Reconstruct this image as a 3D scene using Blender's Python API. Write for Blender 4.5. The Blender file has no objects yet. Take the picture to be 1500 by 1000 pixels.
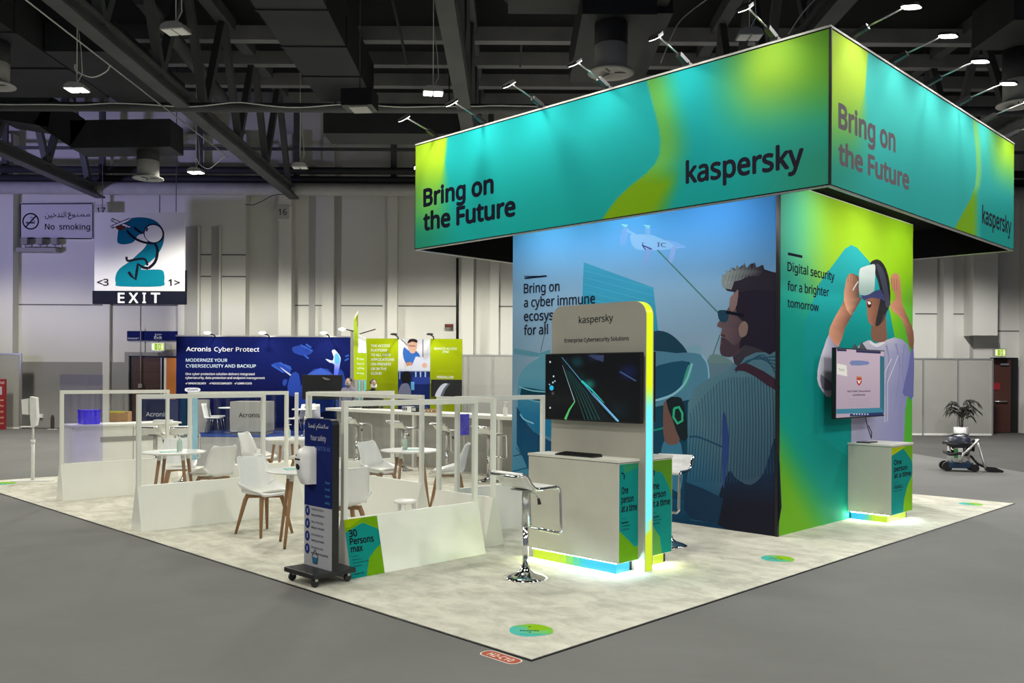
import bpy, math, random
from mathutils import Vector, Matrix
from mathutils.geometry import tessellate_polygon
random.seed(7)
SC = bpy.context.scene
COL = SC.collection
PI = math.pi

# ------------------------------------------------------------------ camera
F, CX, CY, H = 1295.0, 750.0, 553.5, 1.7
ROLL = math.atan(.0052)
_c, _s = math.cos(ROLL), math.sin(ROLL)
cam = bpy.data.cameras.new('camera')
camo = bpy.data.objects.new('camera', cam)
COL.objects.link(camo)
cam.sensor_width = 36.0
cam.lens = F / 1500 * 36
cam.shift_y = (CY - 500) / 1500
cam.clip_end = 300
camo.matrix_world = Matrix(((_c, -_s, 0, 0), (0, 0, -1, 0), (_s, _c, 0, H), (0, 0, 0, 1)))
SC.camera = camo

# ------------------------------------------------------------------ world, exposure, hall lighting
SC.view_settings.view_transform = 'Standard'
SC.view_settings.look = 'None'
SC.view_settings.gamma = 1
SC.view_settings.exposure = 0
SC.view_settings.use_curve_mapping = False
w = bpy.data.worlds.new('hall_air')
SC.world = w
w.use_nodes = True
w.node_tree.nodes['Background'].inputs[0].default_value = (.75, .8, 1, 1)
w.node_tree.nodes['Background'].inputs[1].default_value = .24


def light(kind, name, loc, energy, color=(1, 1, 1), target=None, **kw):
    l = bpy.data.lights.new(name, kind)
    l.energy = energy
    l.color = color
    for k, v in kw.items():
        setattr(l, k, v)
    o = bpy.data.objects.new(name, l)
    COL.objects.link(o)
    o.location = loc
    if target is not None:
        d = Vector(target) - Vector(loc)
        o.rotation_euler = d.to_track_quat('-Z', 'Y').to_euler()
    return o


# the hall's high-bay lamps (those in the frame get their housings below)
BAYS_SEEN = [(-8.1, 16.4, 7.0, 1), (-8.25, 23.0, 7.0, 1), (-1.5, 16.5, 7.0, 1),
             (-5.2, 13.6, 7.0, 0), (-5.4, 22.4, 7.0, 0), (3.65, 13.7, 7.0, 0)]
WARM = (1, .975, .86)
for x in (-15.6, -8.2, -1.5, 5.2, 12):
    for y in (-4, 3, 10, 16.5, 23.0):
        light('SPOT', 'high_bay_light', (x, y, 6.9), (1000 if x < -15 else 1800) if y == 23.0 else (740 if x > 4 else 480), (1, .985, .94) if x > 4 else WARM, (x, y, 0), spot_size=2.56, spot_blend=.3, shadow_soft_size=.4)
# added unseen violet spot on the far left, tinting the top of the back wall
light('SPOT', 'violet_fill_light', (-19, 17.5, 3.2), 2600, (.5, .46, 1), (-13.5, 28.9, 7.2), spot_size=1.0, spot_blend=1, shadow_soft_size=.5)
# ------------------------------------------------------------------ geometry of the site
AU, AV = math.radians(44.7), math.radians(45.3)
UX, UY = math.sin(AU), math.cos(AU)          # stand axis u, to the right and away
VX, VY = -math.sin(AV), math.cos(AV)         # stand axis v, to the left and away
RZ = math.atan2(UY, UX)


def der(x, y):
    dx, dy = x - CX, y - CY
    return dx * _c + dy * _s, -dx * _s + dy * _c


def ray(x, y=CY):
    dx, dy = der(x, y)
    return Vector((dx / F, 1.0, -dy / F))


def gp(x, y, z=0.0):
    """point of the horizontal plane at height z"""
    r = ray(x, y)
    k = (z - H) / r.z
    return Vector((r.x * k, k, z))


OX, OY = gp(778.5, 969)[:2]


def S(u, v, z=0.0):
    return Vector((OX + u * UX + v * VX, OY + u * UY + v * VY, z))


def UVof(p):
    dx, dy = p[0] - OX, p[1] - OY
    det = UX * VY - UY * VX
    return (dx * VY - dy * VX) / det, (UX * dy - UY * dx) / det


def guv(x, y, z=0.0):
    return UVof(gp(x, y, z))


def at(x, y, Y):
    r = ray(x, y)
    return Vector((r.x * Y, Y, H + r.z * Y))


def onu(x, u, y=CY):
    r = ray(x, y)
    # r*t = O + u*U + v*V
    a, b = OX + u * UX, OY + u * UY
    det = r.x * (-VY) + VX * r.y
    t = (a * (-VY) + VX * b) / det
    return UVof((r.x * t, r.y * t))[1]


def onv(x, v, y=CY):
    r = ray(x, y)
    a, b = OX + v * VX, OY + v * VY
    det = r.x * (-UY) + UX * r.y
    t = (a * (-UY) + UX * b) / det
    return UVof((r.x * t, r.y * t))[0]


# ------------------------------------------------------------------ materials
def lin(c):
    c = c / 255.0
    return c / 12.92 if c <= .04045 else ((c + .055) / 1.055) ** 2.4


def rgb(r, g, b, k=1.0):
    return (min(1, lin(r) * k), min(1, lin(g) * k), min(1, lin(b) * k), 1)


def mat(name, color, rough=.5, metal=0.0, spec=.5, emit=None, strength=1.0, noise=None, bump=None):
    m = bpy.data.materials.new(name)
    m.use_nodes = True
    nt = m.node_tree
    b = nt.nodes['Principled BSDF']
    b.inputs['Base Color'].default_value = color
    b.inputs['Roughness'].default_value = rough
    b.inputs['Metallic'].default_value = metal
    b.inputs['Specular IOR Level'].default_value = spec
    if emit:
        b.inputs['Emission Color'].default_value = emit
        b.inputs['Emission Strength'].default_value = strength
    if noise or bump:
        tc = nt.nodes.new('ShaderNodeTexCoord')
        n = nt.nodes.new('ShaderNodeTexNoise')
        mp = nt.nodes.new('ShaderNodeMapping')
        nt.links.new(tc.outputs['Object'], mp.inputs[0])
        nt.links.new(mp.outputs[0], n.inputs['Vector'])
        n.inputs['Scale'].default_value = (noise or bump)[0]
        n.inputs['Detail'].default_value = 6
    if noise:
        c2 = noise[1]
        r = nt.nodes.new('ShaderNodeValToRGB')
        r.color_ramp.elements[0].position = noise[2] if len(noise) > 2 else .35
        r.color_ramp.elements[1].position = noise[3] if len(noise) > 3 else .65
        r.color_ramp.elements[0].color = c2
        r.color_ramp.elements[1].color = color
        if len(noise) > 4:
            mp.inputs['Scale'].default_value = noise[4]
        nt.links.new(n.outputs['Fac'], r.inputs[0])
        nt.links.new(r.outputs[0], b.inputs['Base Color'])
    if bump:
        bp = nt.nodes.new('ShaderNodeBump')
        bp.inputs['Strength'].default_value = bump[1]
        bp.inputs['Distance'].default_value = .01
        nt.links.new(n.outputs['Fac'], bp.inputs['Height'])
        nt.links.new(bp.outputs[0], b.inputs['Normal'])
    return m


def attr_mat(name, rough=.5, spec=.25, emission=0.0):
    m = bpy.data.materials.new(name)
    m.use_nodes = True
    nt = m.node_tree
    b = nt.nodes['Principled BSDF']
    a = nt.nodes.new('ShaderNodeAttribute')
    a.attribute_name = 'Col'
    b.inputs['Roughness'].default_value = rough
    b.inputs['Specular IOR Level'].default_value = spec
    if emission:
        b.inputs['Base Color'].default_value = (.01, .01, .01, 1)
        nt.links.new(a.outputs['Color'], b.inputs['Emission Color'])
        b.inputs['Emission Strength'].default_value = emission
    else:
        nt.links.new(a.outputs['Color'], b.inputs['Base Color'])
    return m


def glass_mat(name, tint, refl=.06):
    m = bpy.data.materials.new(name)
    m.use_nodes = True
    nt = m.node_tree
    for n in list(nt.nodes):
        nt.nodes.remove(n)
    o = nt.nodes.new('ShaderNodeOutputMaterial')
    mx = nt.nodes.new('ShaderNodeMixShader')
    t = nt.nodes.new('ShaderNodeBsdfTransparent')
    t.inputs[0].default_value = tint
    g = nt.nodes.new('ShaderNodeBsdfGlossy')
    g.inputs['Roughness'].default_value = .02
    fr = nt.nodes.new('ShaderNodeLayerWeight')
    fr.inputs['Blend'].default_value = .5
    pw = nt.nodes.new('ShaderNodeMath')
    pw.operation = 'POWER'
    pw.inputs[1].default_value = 4.0
    nt.links.new(fr.outputs['Facing'], pw.inputs[0])
    mu = nt.nodes.new('ShaderNodeMath')
    mu.operation = 'MULTIPLY_ADD'
    mu.inputs[1].default_value = .5
    mu.inputs[2].default_value = refl * .4
    nt.links.new(pw.outputs[0], mu.inputs[0])
    nt.links.new(mu.outputs[0], mx.inputs[0])
    nt.links.new(t.outputs[0], mx.inputs[1])
    nt.links.new(g.outputs[0], mx.inputs[2])
    nt.links.new(mx.outputs[0], o.inputs[0])
    return m


WHITE = mat('white_laminate', (.90, .90, .83, 1), .45, noise=(6, (.88, .88, .81, 1)))
WHITE_PLASTIC = mat('white_plastic', (.9, .9, .88, 1), .3, noise=(20, (.88, .88, .86, 1)))
WHITE_PAINT = mat('white_painted_metal', (.8, .8, .76, 1), .4, noise=(10, (.77, .77, .73, 1)))
COUNTER = mat('pale_counter_laminate', (.6, .585, .515, 1), .5, noise=(4, (.57, .555, .49, 1)))
COUNTER_TOP = mat('counter_top_laminate', (.78, .77, .70, 1), .4, noise=(4, (.74, .73, .66, 1)))
TOTEM = mat('totem_grey_board', (.46, .445, .385, 1), .5, noise=(3, (.43, .415, .36, 1)))
BARGREY = mat('grey_bar_front', (.35, .345, .315, 1), .5, noise=(3, (.32, .315, .285, 1)))
GREYBOARD = mat('grey_shell_board', (.34, .337, .31, 1), .6, noise=(2, (.32, .317, .29, 1)))
ALU = mat('brushed_aluminium', (.62, .62, .6, 1), .35, .8, noise=(40, (.5, .5, .49, 1)))
CHROME = mat('chrome', (.75, .75, .76, 1), .08, 1.0, noise=(5, (.7, .7, .72, 1)))
BLACK = mat('black_plastic', (.012, .012, .014, 1), .4, noise=(30, (.008, .008, .009, 1)))
BLACKCLOTH = mat('black_fabric', (.006, .006, .007, 1), .9, spec=.1, noise=(60, (.004, .004, .005, 1)))
SCREENBLACK = mat('black_screen_glass', (.006, .006, .008, 1), .12, noise=(3, (.005, .005, .006, 1)))
WOOD = mat('beech_wood', (.36, .20, .095, 1), .5, noise=(9, (.27, .14, .06, 1), .3, .7, (1, 1, .12)))
STEEL = mat('dark_roof_steel', (.085, .088, .094, 1), .7, noise=(1.3, (.062, .064, .069, 1)))
PURLIN = mat('grey_purlin_paint', (.26, .26, .265, 1), .7, noise=(1.3, (.2, .2, .205, 1)))
DUCT = mat('black_painted_duct', (.025, .027, .031, 1), .7, noise=(1.1, (.016, .017, .02, 1)))
ROOF = mat('black_roof_deck', (.004, .004, .005, 1), .9, noise=(.6, (.003, .003, .004, 1)))
DIFF = mat('diffuser_grey_enamel', (.42, .42, .40, 1), .5, noise=(3, (.36, .36, .34, 1)))
WALLM = mat('painted_wall_panel', (.68, .67, .625, 1), .8, noise=(.5, (.64, .63, .59, 1), .3, .7))
DADO = mat('grey_wall_dado', (.30, .295, .285, 1), .8, noise=(.6, (.27, .265, .258, 1)))
SLOT = mat('shaded_wall_slot', (.40, .395, .38, 1), .8, noise=(.6, (.37, .365, .35, 1)))  # greyer than the wall: recess shade put into the colour
GROOVE = mat('dark_wall_joint', (.1, .1, .1, 1), .8, noise=(5, (.08, .08, .08, 1)))
NAVY = mat('navy_board', (.010, .018, .085, 1), .75, noise=(2, (.009, .017, .08, 1)))
BLUECARPET = mat('blue_carpet', (.02, .05, .22, 1), .95, spec=.1, noise=(20, (.016, .04, .18, 1)))
DARKWOOD = mat('dark_red_door', (.085, .032, .024, 1), .5, noise=(3, (.065, .025, .018, 1), .3, .7, (1, 1, .2)))
ORANGE = mat('orange_panel', (.75, .24, .04, 1), .6, noise=(3, (.7, .22, .035, 1)))
REDP = mat('red_board', (.30, .02, .03, 1), .5, noise=(4, (.26, .017, .025, 1)))
CARD = mat('brown_cardboard', (.40, .23, .10, 1), .8, noise=(7, (.34, .19, .08, 1)))
BLUEREFL = mat('bright_blue_reflection', (.07, .015, 1, 1), .35, noise=(6, (.06, .012, .9, 1)), emit=(.06, .01, .8, 1), strength=0)  # blue of a reflection in the acrylic, given to solid blocks
PANEREFL = mat('blue_pane_reflection', (.22, .19, .95, 1), .3, noise=(30, (.12, .08, .95, 1)))
PALEBLUEP = mat('pale_blue_opaque', (.40, .72, .86, 1), .5, noise=(12, (.36, .66, .84, 1)))
LEAF = mat('dark_palm_leaf', (.014, .016, .012, 1), .6, noise=(20, (.008, .009, .007, 1)))
BARK = mat('palm_stem', (.05, .035, .025, 1), .8, noise=(20, (.03, .02, .015, 1)))
SKIN = mat('skin', (.42, .26, .19, 1), .55, noise=(30, (.38, .23, .165, 1)))
HAIR = mat('dark_hair', (.01, .009, .009, 1), .5, noise=(40, (.006, .005, .005, 1)))
DARKCLOTH = mat('dark_clothing', (.015, .015, .018, 1), .85, noise=(40, (.01, .01, .012, 1)))
TEALPAPER = mat('teal_leaflet_paper', (.12, .5, .42, 1), .6, noise=(30, (.2, .6, .5, 1)))
GEL = mat('clear_green_gel_bottle', (.55, .68, .58, 1), .15, noise=(9, (.5, .64, .53, 1)))
VACBLUE = mat('dark_blue_plastic', (.012, .045, .10, 1), .4, noise=(9, (.01, .035, .08, 1)))
VACNAVY = mat('navy_plastic_hood', (.03, .035, .07, 1), .4, noise=(9, (.024, .028, .056, 1)))
GLASS = glass_mat('clear_acrylic', (.985, .987, .99, 1), .05)
LILAC = glass_mat('lilac_reflection_acrylic', (.86, .85, .98, 1), .08)
PALEBLUE = glass_mat('pale_blue_film', (.55, .85, 1, 1), .05)
PRINT = attr_mat('printed_graphic', .75, .08)
PRINTM = attr_mat('matte_printed_board', .7, .1)
LCD = attr_mat('lit_screen', .25, .4, emission=.9)
LAMPGLOW = mat('lamp_lens', (.9, .9, .9, 1), .3, emit=(1, .97, .9, 1), strength=9, noise=(9, (.85, .85, .85, 1)))
LEDWHITE = mat('white_led_strip', (.9, .9, .9, 1), .3, emit=(.93, .97, 1, 1), strength=45, noise=(9, (.85, .85, .85, 1)))
EXITGLOW = attr_mat('lit_exit_sign', .3, .3, emission=1.1)
LEDEDGE = attr_mat('backlit_led_edge', .3, .3, emission=1.0)


def floor_mat(name, c1, c2, scale, bumpk, c3=None):
    m = bpy.data.materials.new(name)
    m.use_nodes = True
    nt = m.node_tree
    b = nt.nodes['Principled BSDF']
    b.inputs['Roughness'].default_value = .9
    b.inputs['Specular IOR Level'].default_value = .15
    tc = nt.nodes.new('ShaderNodeTexCoord')
    n1 = nt.nodes.new('ShaderNodeTexNoise')
    n1.inputs['Scale'].default_value = scale
    n1.inputs['Detail'].default_value = 8
    n1.inputs['Roughness'].default_value = .68
    n1.inputs['Distortion'].default_value = .35
    n2 = nt.nodes.new('ShaderNodeTexNoise')
    n2.inputs['Scale'].default_value = 140
    r = nt.nodes.new('ShaderNodeValToRGB')
    r.color_ramp.elements[0].position = .38
    r.color_ramp.elements[0].color = c2
    r.color_ramp.elements[1].position = .6
    r.color_ramp.elements[1].color = c1
    mp = nt.nodes.new('ShaderNodeMapping')
    if c3:
        mp.inputs['Scale'].default_value = c3
    nt.links.new(tc.outputs['Object'], mp.inputs[0])
    nt.links.new(mp.outputs[0], n1.inputs['Vector'])
    nt.links.new(tc.outputs['Object'], n2.inputs['Vector'])
    nt.links.new(n1.outputs['Fac'], r.inputs[0])
    nt.links.new(r.outputs[0], b.inputs['Base Color'])
    bp = nt.nodes.new('ShaderNodeBump')
    bp.inputs['Strength'].default_value = bumpk
    bp.inputs['Distance'].default_value = .004
    nt.links.new(n2.outputs['Fac'], bp.inputs['Height'])
    nt.links.new(bp.outputs[0], b.inputs['Normal'])
    return m


AISLE = floor_mat('grey_aisle_carpet', (.19, .19, .184, 1), (.168, .168, .162, 1), .5, .3)
DARKFLOOR = floor_mat('dark_hall_floor', (.10, .098, .094, 1), (.085, .083, .08, 1), .4, .2)
MARBLE = floor_mat('marbled_pale_carpet', (.72, .70, .60, 1), (.53, .515, .435, 1), 4.2, .3, (1.25, .8, 1))


# ------------------------------------------------------------------ mesh builder
class MB:
    def __init__(s):
        s.v, s.f, s.fm, s.fs, s.fc, s.mats = [], [], [], [], [], []

    def mi(s, m):
        if m not in s.mats:
            s.mats.append(m)
        return s.mats.index(m)

    def face(s, idx, m, smooth=False, col=None):
        s.f.append(idx)
        s.fm.append(s.mi(m))
        s.fs.append(smooth)
        s.fc.append(col)

    def poly(s, pts, m, smooth=False, col=None):
        i = len(s.v)
        s.v += [tuple(p) for p in pts]
        s.face(list(range(i, i + len(pts))), m, smooth, col)

    def box(s, x0, x1, y0, y1, z0, z1, m, M=None):
        i = len(s.v)
        P = [(x, y, z) for z in (z0, z1) for y in (y0, y1) for x in (x0, x1)]
        if M is not None:
            P = [tuple(M @ Vector(p)) for p in P]
        s.v += P
        for q in ((0, 2, 3, 1), (4, 5, 7, 6), (0, 1, 5, 4), (2, 6, 7, 3), (0, 4, 6, 2), (1, 3, 7, 5)):
            s.face([i + k for k in q], m)

    def beam(s, a, b, wx, wz, m):
        """rectangular bar from a to b"""
        a, b = Vector(a), Vector(b)
        d = (b - a)
        L = d.length
        d = d / L
        up = Vector((0, 0, 1)) if abs(d.z) < .99 else Vector((0, 1, 0))
        sx = d.cross(up).normalized()
        sz = sx.cross(d)
        M = Matrix((sx, d, sz)).transposed().to_4x4()
        M.translation = a
        s.box(-wx / 2, wx / 2, 0, L, -wz / 2, wz / 2, m, M)

    def prism(s, poly, a, b, m, axis='x', smooth=False):
        """extrude a 2D outline along an axis"""
        def P(p, t):
            return {'x': (t, p[0], p[1]), 'y': (p[0], t, p[1]), 'z': (p[0], p[1], t)}[axis]
        n = len(poly)
        i = len(s.v)
        s.v += [P(p, a) for p in poly] + [P(p, b) for p in poly]
        s.face([i + k for k in range(n)][::-1], m)
        s.face([i + n + k for k in range(n)], m)
        for k in range(n):
            s.face([i + k, i + (k + 1) % n, i + n + (k + 1) % n, i + n + k], m, smooth)

    def tube(s, pts, r, m, n=8, closed=False):
        pts = [Vector(p) for p in pts]
        N = len(pts)
        rr = r if isinstance(r, (list, tuple)) else [r] * N
        i0 = len(s.v)
        prev = None
        for k, p in enumerate(pts):
            if closed:
                t = (pts[(k + 1) % N] - pts[k - 1]).normalized()
            else:
                t = (pts[min(k + 1, N - 1)] - pts[max(k - 1, 0)]).normalized()
            if prev is None:
                a = t.orthogonal().normalized()
            else:
                a = (prev - t * prev.dot(t)).normalized()
            prev = a
            b = t.cross(a)
            for j in range(n):
                an = 2 * PI * j / n
                s.v.append(tuple(p + (a * math.cos(an) + b * math.sin(an)) * rr[k]))
        for k in range(N if closed else N - 1):
            k2 = (k + 1) % N
            for j in range(n):
                s.face([i0 + k * n + j, i0 + k * n + (j + 1) % n, i0 + k2 * n + (j + 1) % n, i0 + k2 * n + j], m, True)
        if not closed:
            s.face([i0 + j for j in range(n)][::-1], m)
            s.face([i0 + (N - 1) * n + j for j in range(n)], m)

    def lathe(s, prof, m, c=(0, 0, 0), n=24, M=None):
        i0 = len(s.v)
        for r, z in prof:
            for j in range(n):
                an = 2 * PI * j / n
                p = Vector((c[0] + r * math.cos(an), c[1] + r * math.sin(an), c[2] + z))
                s.v.append(tuple(M @ p if M is not None else p))
        for k in range(len(prof) - 1):
            for j in range(n):
                s.face([i0 + k * n + j, i0 + k * n + (j + 1) % n, i0 + (k + 1) * n + (j + 1) % n, i0 + (k + 1) * n + j], m, True)
        s.face([i0 + j for j in range(n)][::-1], m)
        s.face([i0 + (len(prof) - 1) * n + j for j in range(n)], m)

    def ball(s, c, rx, ry, rz, m, n=14, k=10):
        prof = []
        i0 = len(s.v)
        for a in range(k + 1):
            th = PI * (a + .02) / (k + .04)
            for j in range(n):
                an = 2 * PI * j / n
                s.v.append((c[0] + rx * math.sin(th) * math.cos(an), c[1] + ry * math.sin(th) * math.sin(an), c[2] - rz * math.cos(th)))
        for a in range(k):
            for j in range(n):
                s.face([i0 + a * n + j, i0 + a * n + (j + 1) % n, i0 + (a + 1) * n + (j + 1) % n, i0 + (a + 1) * n + j], m, True)

    def surf(s, fn, nu, nv, m, smooth=True):
        i0 = len(s.v)
        for a in range(nu + 1):
            for b in range(nv + 1):
                s.v.append(tuple(fn(a / nu, b / nv)))
        for a in range(nu):
            for b in range(nv):
                k = i0 + a * (nv + 1) + b
                s.face([k, k + nv + 1, k + nv + 2, k + 1], m, smooth)

    def build(s, name, parent=None, world=False, bevel=0, solid=0, sub=0):
        me = bpy.data.meshes.new(name)
        vs = s.v
        if world and parent is not None:
            P = parent
            Mi = (Matrix.Translation(P.location) @ P.rotation_euler.to_matrix().to_4x4()).inverted()
            vs = [tuple(Mi @ Vector(p)) for p in vs]
        me.from_pydata(vs, [], s.f)
        for m in s.mats:
            me.materials.append(m)
        me.polygons.foreach_set('material_index', s.fm)
        me.polygons.foreach_set('use_smooth', s.fs)
        if any(c is not None for c in s.fc):
            at_ = me.color_attributes.new('Col', 'FLOAT_COLOR', 'CORNER')
            buf = []
            for f, c in zip(s.f, s.fc):
                if c is None:
                    buf += [1, 1, 1, 1] * len(f)
                elif isinstance(c, list):
                    for q in c:
                        buf += list(q)
                else:
                    buf += list(c) * len(f)
            at_.data.foreach_set('color', buf)
        me.update()
        o = bpy.data.objects.new(name, me)
        COL.objects.link(o)
        if parent is not None:
            o.parent = parent
        if solid:
            md = o.modifiers.new('solid', 'SOLIDIFY')
            md.thickness = solid
            md.offset = 0
        if sub:
            md = o.modifiers.new('sub', 'SUBSURF')
            md.levels = sub
            md.render_levels = sub
        if bevel:
            md = o.modifiers.new('bevel', 'BEVEL')
            md.width = bevel
            md.segments = 2
            md.limit_method = 'ANGLE'
            md.harden_normals = False
        return o


def tag(o, label, cat, group=None, kind='thing'):
    o['label'] = label
    o['category'] = cat
    if group:
        o['group'] = group
    o['kind'] = kind
    return o


def thing(name, label, cat, loc=(0, 0, 0), rz=0.0, group=None, kind='thing'):
    o = bpy.data.objects.new(name, None)
    COL.objects.link(o)
    o.location = loc
    o.rotation_euler = (0, 0, rz)
    o.empty_display_size = .2
    return tag(o, label, cat, group, kind)


def struct(mb, name, parent=None, **kw):
    o = mb.build(name, parent, **kw)
    o['kind'] = 'structure'
    return o


def kids(o):
    return [c for c in COL.objects if c.parent == o]


def dup(root, loc, rz, label, group=None):
    r = root.copy()
    COL.objects.link(r)
    r.location = loc
    r.rotation_euler = (0, 0, rz)
    r['label'] = label
    if group:
        r['group'] = group
    for ch in kids(root):
        c = ch.copy()
        COL.objects.link(c)
        c.parent = r
        for g in kids(ch):
            d = g.copy()
            COL.objects.link(d)
            d.parent = c
    return r


# ------------------------------------------------------------------ printed artwork on flat panels
try:
    import os
    _fd = os.path.join(bpy.utils.system_resource('DATAFILES'), 'fonts')
    FONT = bpy.data.fonts.load(os.path.join(_fd, 'NotoSansHebrew-Regular.woff2'))
except Exception:
    FONT = None
_tc = {}


def glyphs(body, bold):
    """flat mesh of a word: vertices, faces, width, cap height"""
    key = body
    if key in _tc:
        return _tc[key]
    arab = any(ord(ch) > 0x5ff for ch in body)
    out = []
    for b in (body, 'H'):
        cu = bpy.data.curves.new('lettering', 'FONT')
        if FONT and not arab:
            cu.font = FONT
        cu.body = b
        cu.size = 1
        cu.resolution_u = 3
        ob = bpy.data.objects.new('lettering', cu)
        me = ob.to_mesh()
        V = [(v.co.x, v.co.y) for v in me.vertices]
        Fc = [list(p.vertices) for p in me.polygons]
        ob.to_mesh_clear()
        bpy.data.objects.remove(ob)
        bpy.data.curves.remove(cu)
        out.append((V, Fc))
    V, Fc = out[0]
    x0 = min(v[0] for v in V)
    x1 = max(v[0] for v in V)
    cap = max(v[1] for v in out[1][0])
    V = [((x - x0), y) for x, y in V]
    _tc[key] = (V, Fc, x1 - x0, cap)
    return _tc[key]


def catmull(pts, k=5, closed=True):
    n = len(pts)
    out = []
    rng = range(n) if closed else range(n - 1)
    for i in rng:
        if closed:
            p0, p1, p2, p3 = pts[i - 1], pts[i], pts[(i + 1) % n], pts[(i + 2) % n]
        else:
            p0, p1, p2, p3 = pts[max(i - 1, 0)], pts[i], pts[i + 1], pts[min(i + 2, n - 1)]
        for j in range(k):
            t = j / k
            out.append(tuple(.5 * (2 * p1[d] + (p2[d] - p0[d]) * t + (2 * p0[d] - 5 * p1[d] + 4 * p2[d] - p3[d]) * t * t
                                   + (3 * p1[d] - p0[d] - 3 * p2[d] + p3[d]) * t ** 3) for d in range(len(p1))))
    if not closed:
        out.append(tuple(pts[-1]))
    return out


class Art:
    """flat print: outlines given on the panel's plane; every shape lies a hair above the one before"""

    def __init__(s, mb, o, ex, ey=(0, 0, 1), m=PRINT, step=None, k=1.0):
        s.mb, s.o, s.ex, s.ey = mb, Vector(o), Vector(ex).normalized(), Vector(ey).normalized()
        s.n = s.ex.cross(s.ey).normalized()
        s.m, s.L, s.k = m, 0, k
        s.step = step or (.0004 if s.o.y > 20 else .00006)
        s.pixel = True

    def px(s, x, y):
        r = ray(x, y)
        c = Vector((0, 0, H))
        t = (s.o - c).dot(s.n) / r.dot(s.n)
        p = c + r * t - s.o
        return p.dot(s.ex), p.dot(s.ey)

    def topx(s, a, b):
        p = s.o + s.ex * a + s.ey * b
        dx = p.x / p.y * F
        dy = (H - p.z) / p.y * F
        return CX + dx * _c - dy * _s, CY + dx * _s + dy * _c

    def loc(s, p):
        return s.px(*p) if s.pixel else p

    def P(s, a, b):
        return tuple(s.o + s.ex * a + s.ey * b + s.n * (s.L * s.step))

    def c(s, col, p=None):
        if callable(col):
            col = col(*p)
        return rgb(col[0], col[1], col[2], s.k)

    def field(s, fn, a0, a1, b0, b1, nx, ny):
        s.L += 1
        i0 = len(s.mb.v)
        cols = []
        for j in range(ny + 1):
            for i in range(nx + 1):
                a, b = a0 + (a1 - a0) * i / nx, b0 + (b1 - b0) * j / ny
                s.mb.v.append(s.P(a, b))
                q = s.topx(a, b) if s.pixel else (a, b)
                cols.append(s.c(fn, q))
        for j in range(ny):
            for i in range(nx):
                q = [j * (nx + 1) + i, j * (nx + 1) + i + 1, (j + 1) * (nx + 1) + i + 1, (j + 1) * (nx + 1) + i]
                s.mb.face([i0 + k for k in q], s.m, False, [cols[k] for k in q])

    def poly(s, pts, col, smooth=0, lift=True):
        if lift:
            s.L += 1
        if smooth:
            pts = catmull(pts, smooth)
        lo = [s.loc(p) for p in pts]
        tris = tessellate_polygon([[Vector((a, b, 0)) for a, b in lo]])
        i0 = len(s.mb.v)
        s.mb.v += [s.P(a, b) for a, b in lo]
        cs = [s.c(col, p) for p in pts]
        for t in tris:
            (ax, ay), (bx, by), (cx_, cy_) = lo[t[0]], lo[t[1]], lo[t[2]]
            t = list(t)
            if (bx - ax) * (cy_ - ay) - (by - ay) * (cx_ - ax) < 0:
                t = t[::-1]
            s.mb.face([i0 + k for k in t], s.m, False, [cs[k] for k in t])

    def line(s, pts, w_, col, smooth=0, taper=None):
        s.L += 1
        if smooth:
            pts = catmull(pts, smooth, False)
        lo = [Vector(s.loc(p)) for p in pts]
        n = len(lo)
        i0 = len(s.mb.v)
        for k, p in enumerate(lo):
            d = (lo[min(k + 1, n - 1)] - lo[max(k - 1, 0)])
            d = d / (d.length or 1)
            nn = Vector((-d.y, d.x))
            ww = w_ / 2 * (1 if taper is None else taper[0] + (taper[1] - taper[0]) * k / (n - 1))
            for sg in (1, -1):
                q = p + nn * ww * sg
                s.mb.v.append(s.P(q.x, q.y))
        for k in range(n - 1):
            a = i0 + 2 * k
            c1 = s.c(col, pts[k])
            s.mb.face([a, a + 1, a + 3, a + 2], s.m, False, c1)

    def oval(s, cx_, cy_, rx, ry, col, n=20, rot=0):
        cr, sr = math.cos(rot), math.sin(rot)
        s.poly([(cx_ + rx * math.cos(2 * PI * i / n) * cr - ry * math.sin(2 * PI * i / n) * sr,
                 cy_ + rx * math.cos(2 * PI * i / n) * sr + ry * math.sin(2 * PI * i / n) * cr) for i in range(n)], col)

    def rect(s, x0, y0, x1, y1, col):
        s.poly([(x0, y0), (x1, y0), (x1, y1), (x0, y1)], col)

    def text(s, body, p0, p1, cap, col, bold=0.0):
        """p0, p1: ends of the baseline; cap: height of a capital, in the same units as p0"""
        s.L += 1
        V, Fc, W, C = glyphs(body, bold)
        A = Vector(s.loc(p0))
        B = Vector(s.loc(p1))
        up = Vector(s.loc((p0[0], p0[1] - cap if s.pixel else p0[1] + cap))) - A
        dx = (B - A) / W
        dy = up / C
        c1 = s.c(col, p0)
        ring = [(0, 0)]
        if bold > .006:
            bold *= .55
            ring = [(bold * math.cos(i * PI / 4), bold * math.sin(i * PI / 4)) for i in range(8)]
        for ox, oy in ring:
            s.L += .12
            i0 = len(s.mb.v)
            for x, y in V:
                q = A + dx * (x + ox) + dy * (y + oy)
                s.mb.v.append(s.P(q.x, q.y))
            for f in Fc:
                s.mb.face([i0 + k for k in f], s.m, False, c1)


def mix(a, b, t):
    t = 0 if t < 0 else 1 if t > 1 else t
    return tuple(a[i] + (b[i] - a[i]) * t for i in range(3))


def sm(x, a, b):
    t = (x - a) / (b - a)
    t = 0 if t < 0 else 1 if t > 1 else t
    return t * t * (3 - 2 * t)


def lerp_pts(tab, y):
    """piecewise linear table lookup"""
    if y <= tab[0][0]:
        return tab[0][1]
    for (a, va), (b, vb) in zip(tab, tab[1:]):
        if y <= b:
            t = (y - a) / (b - a)
            return va + (vb - va) * t
    return tab[-1][1]


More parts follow.
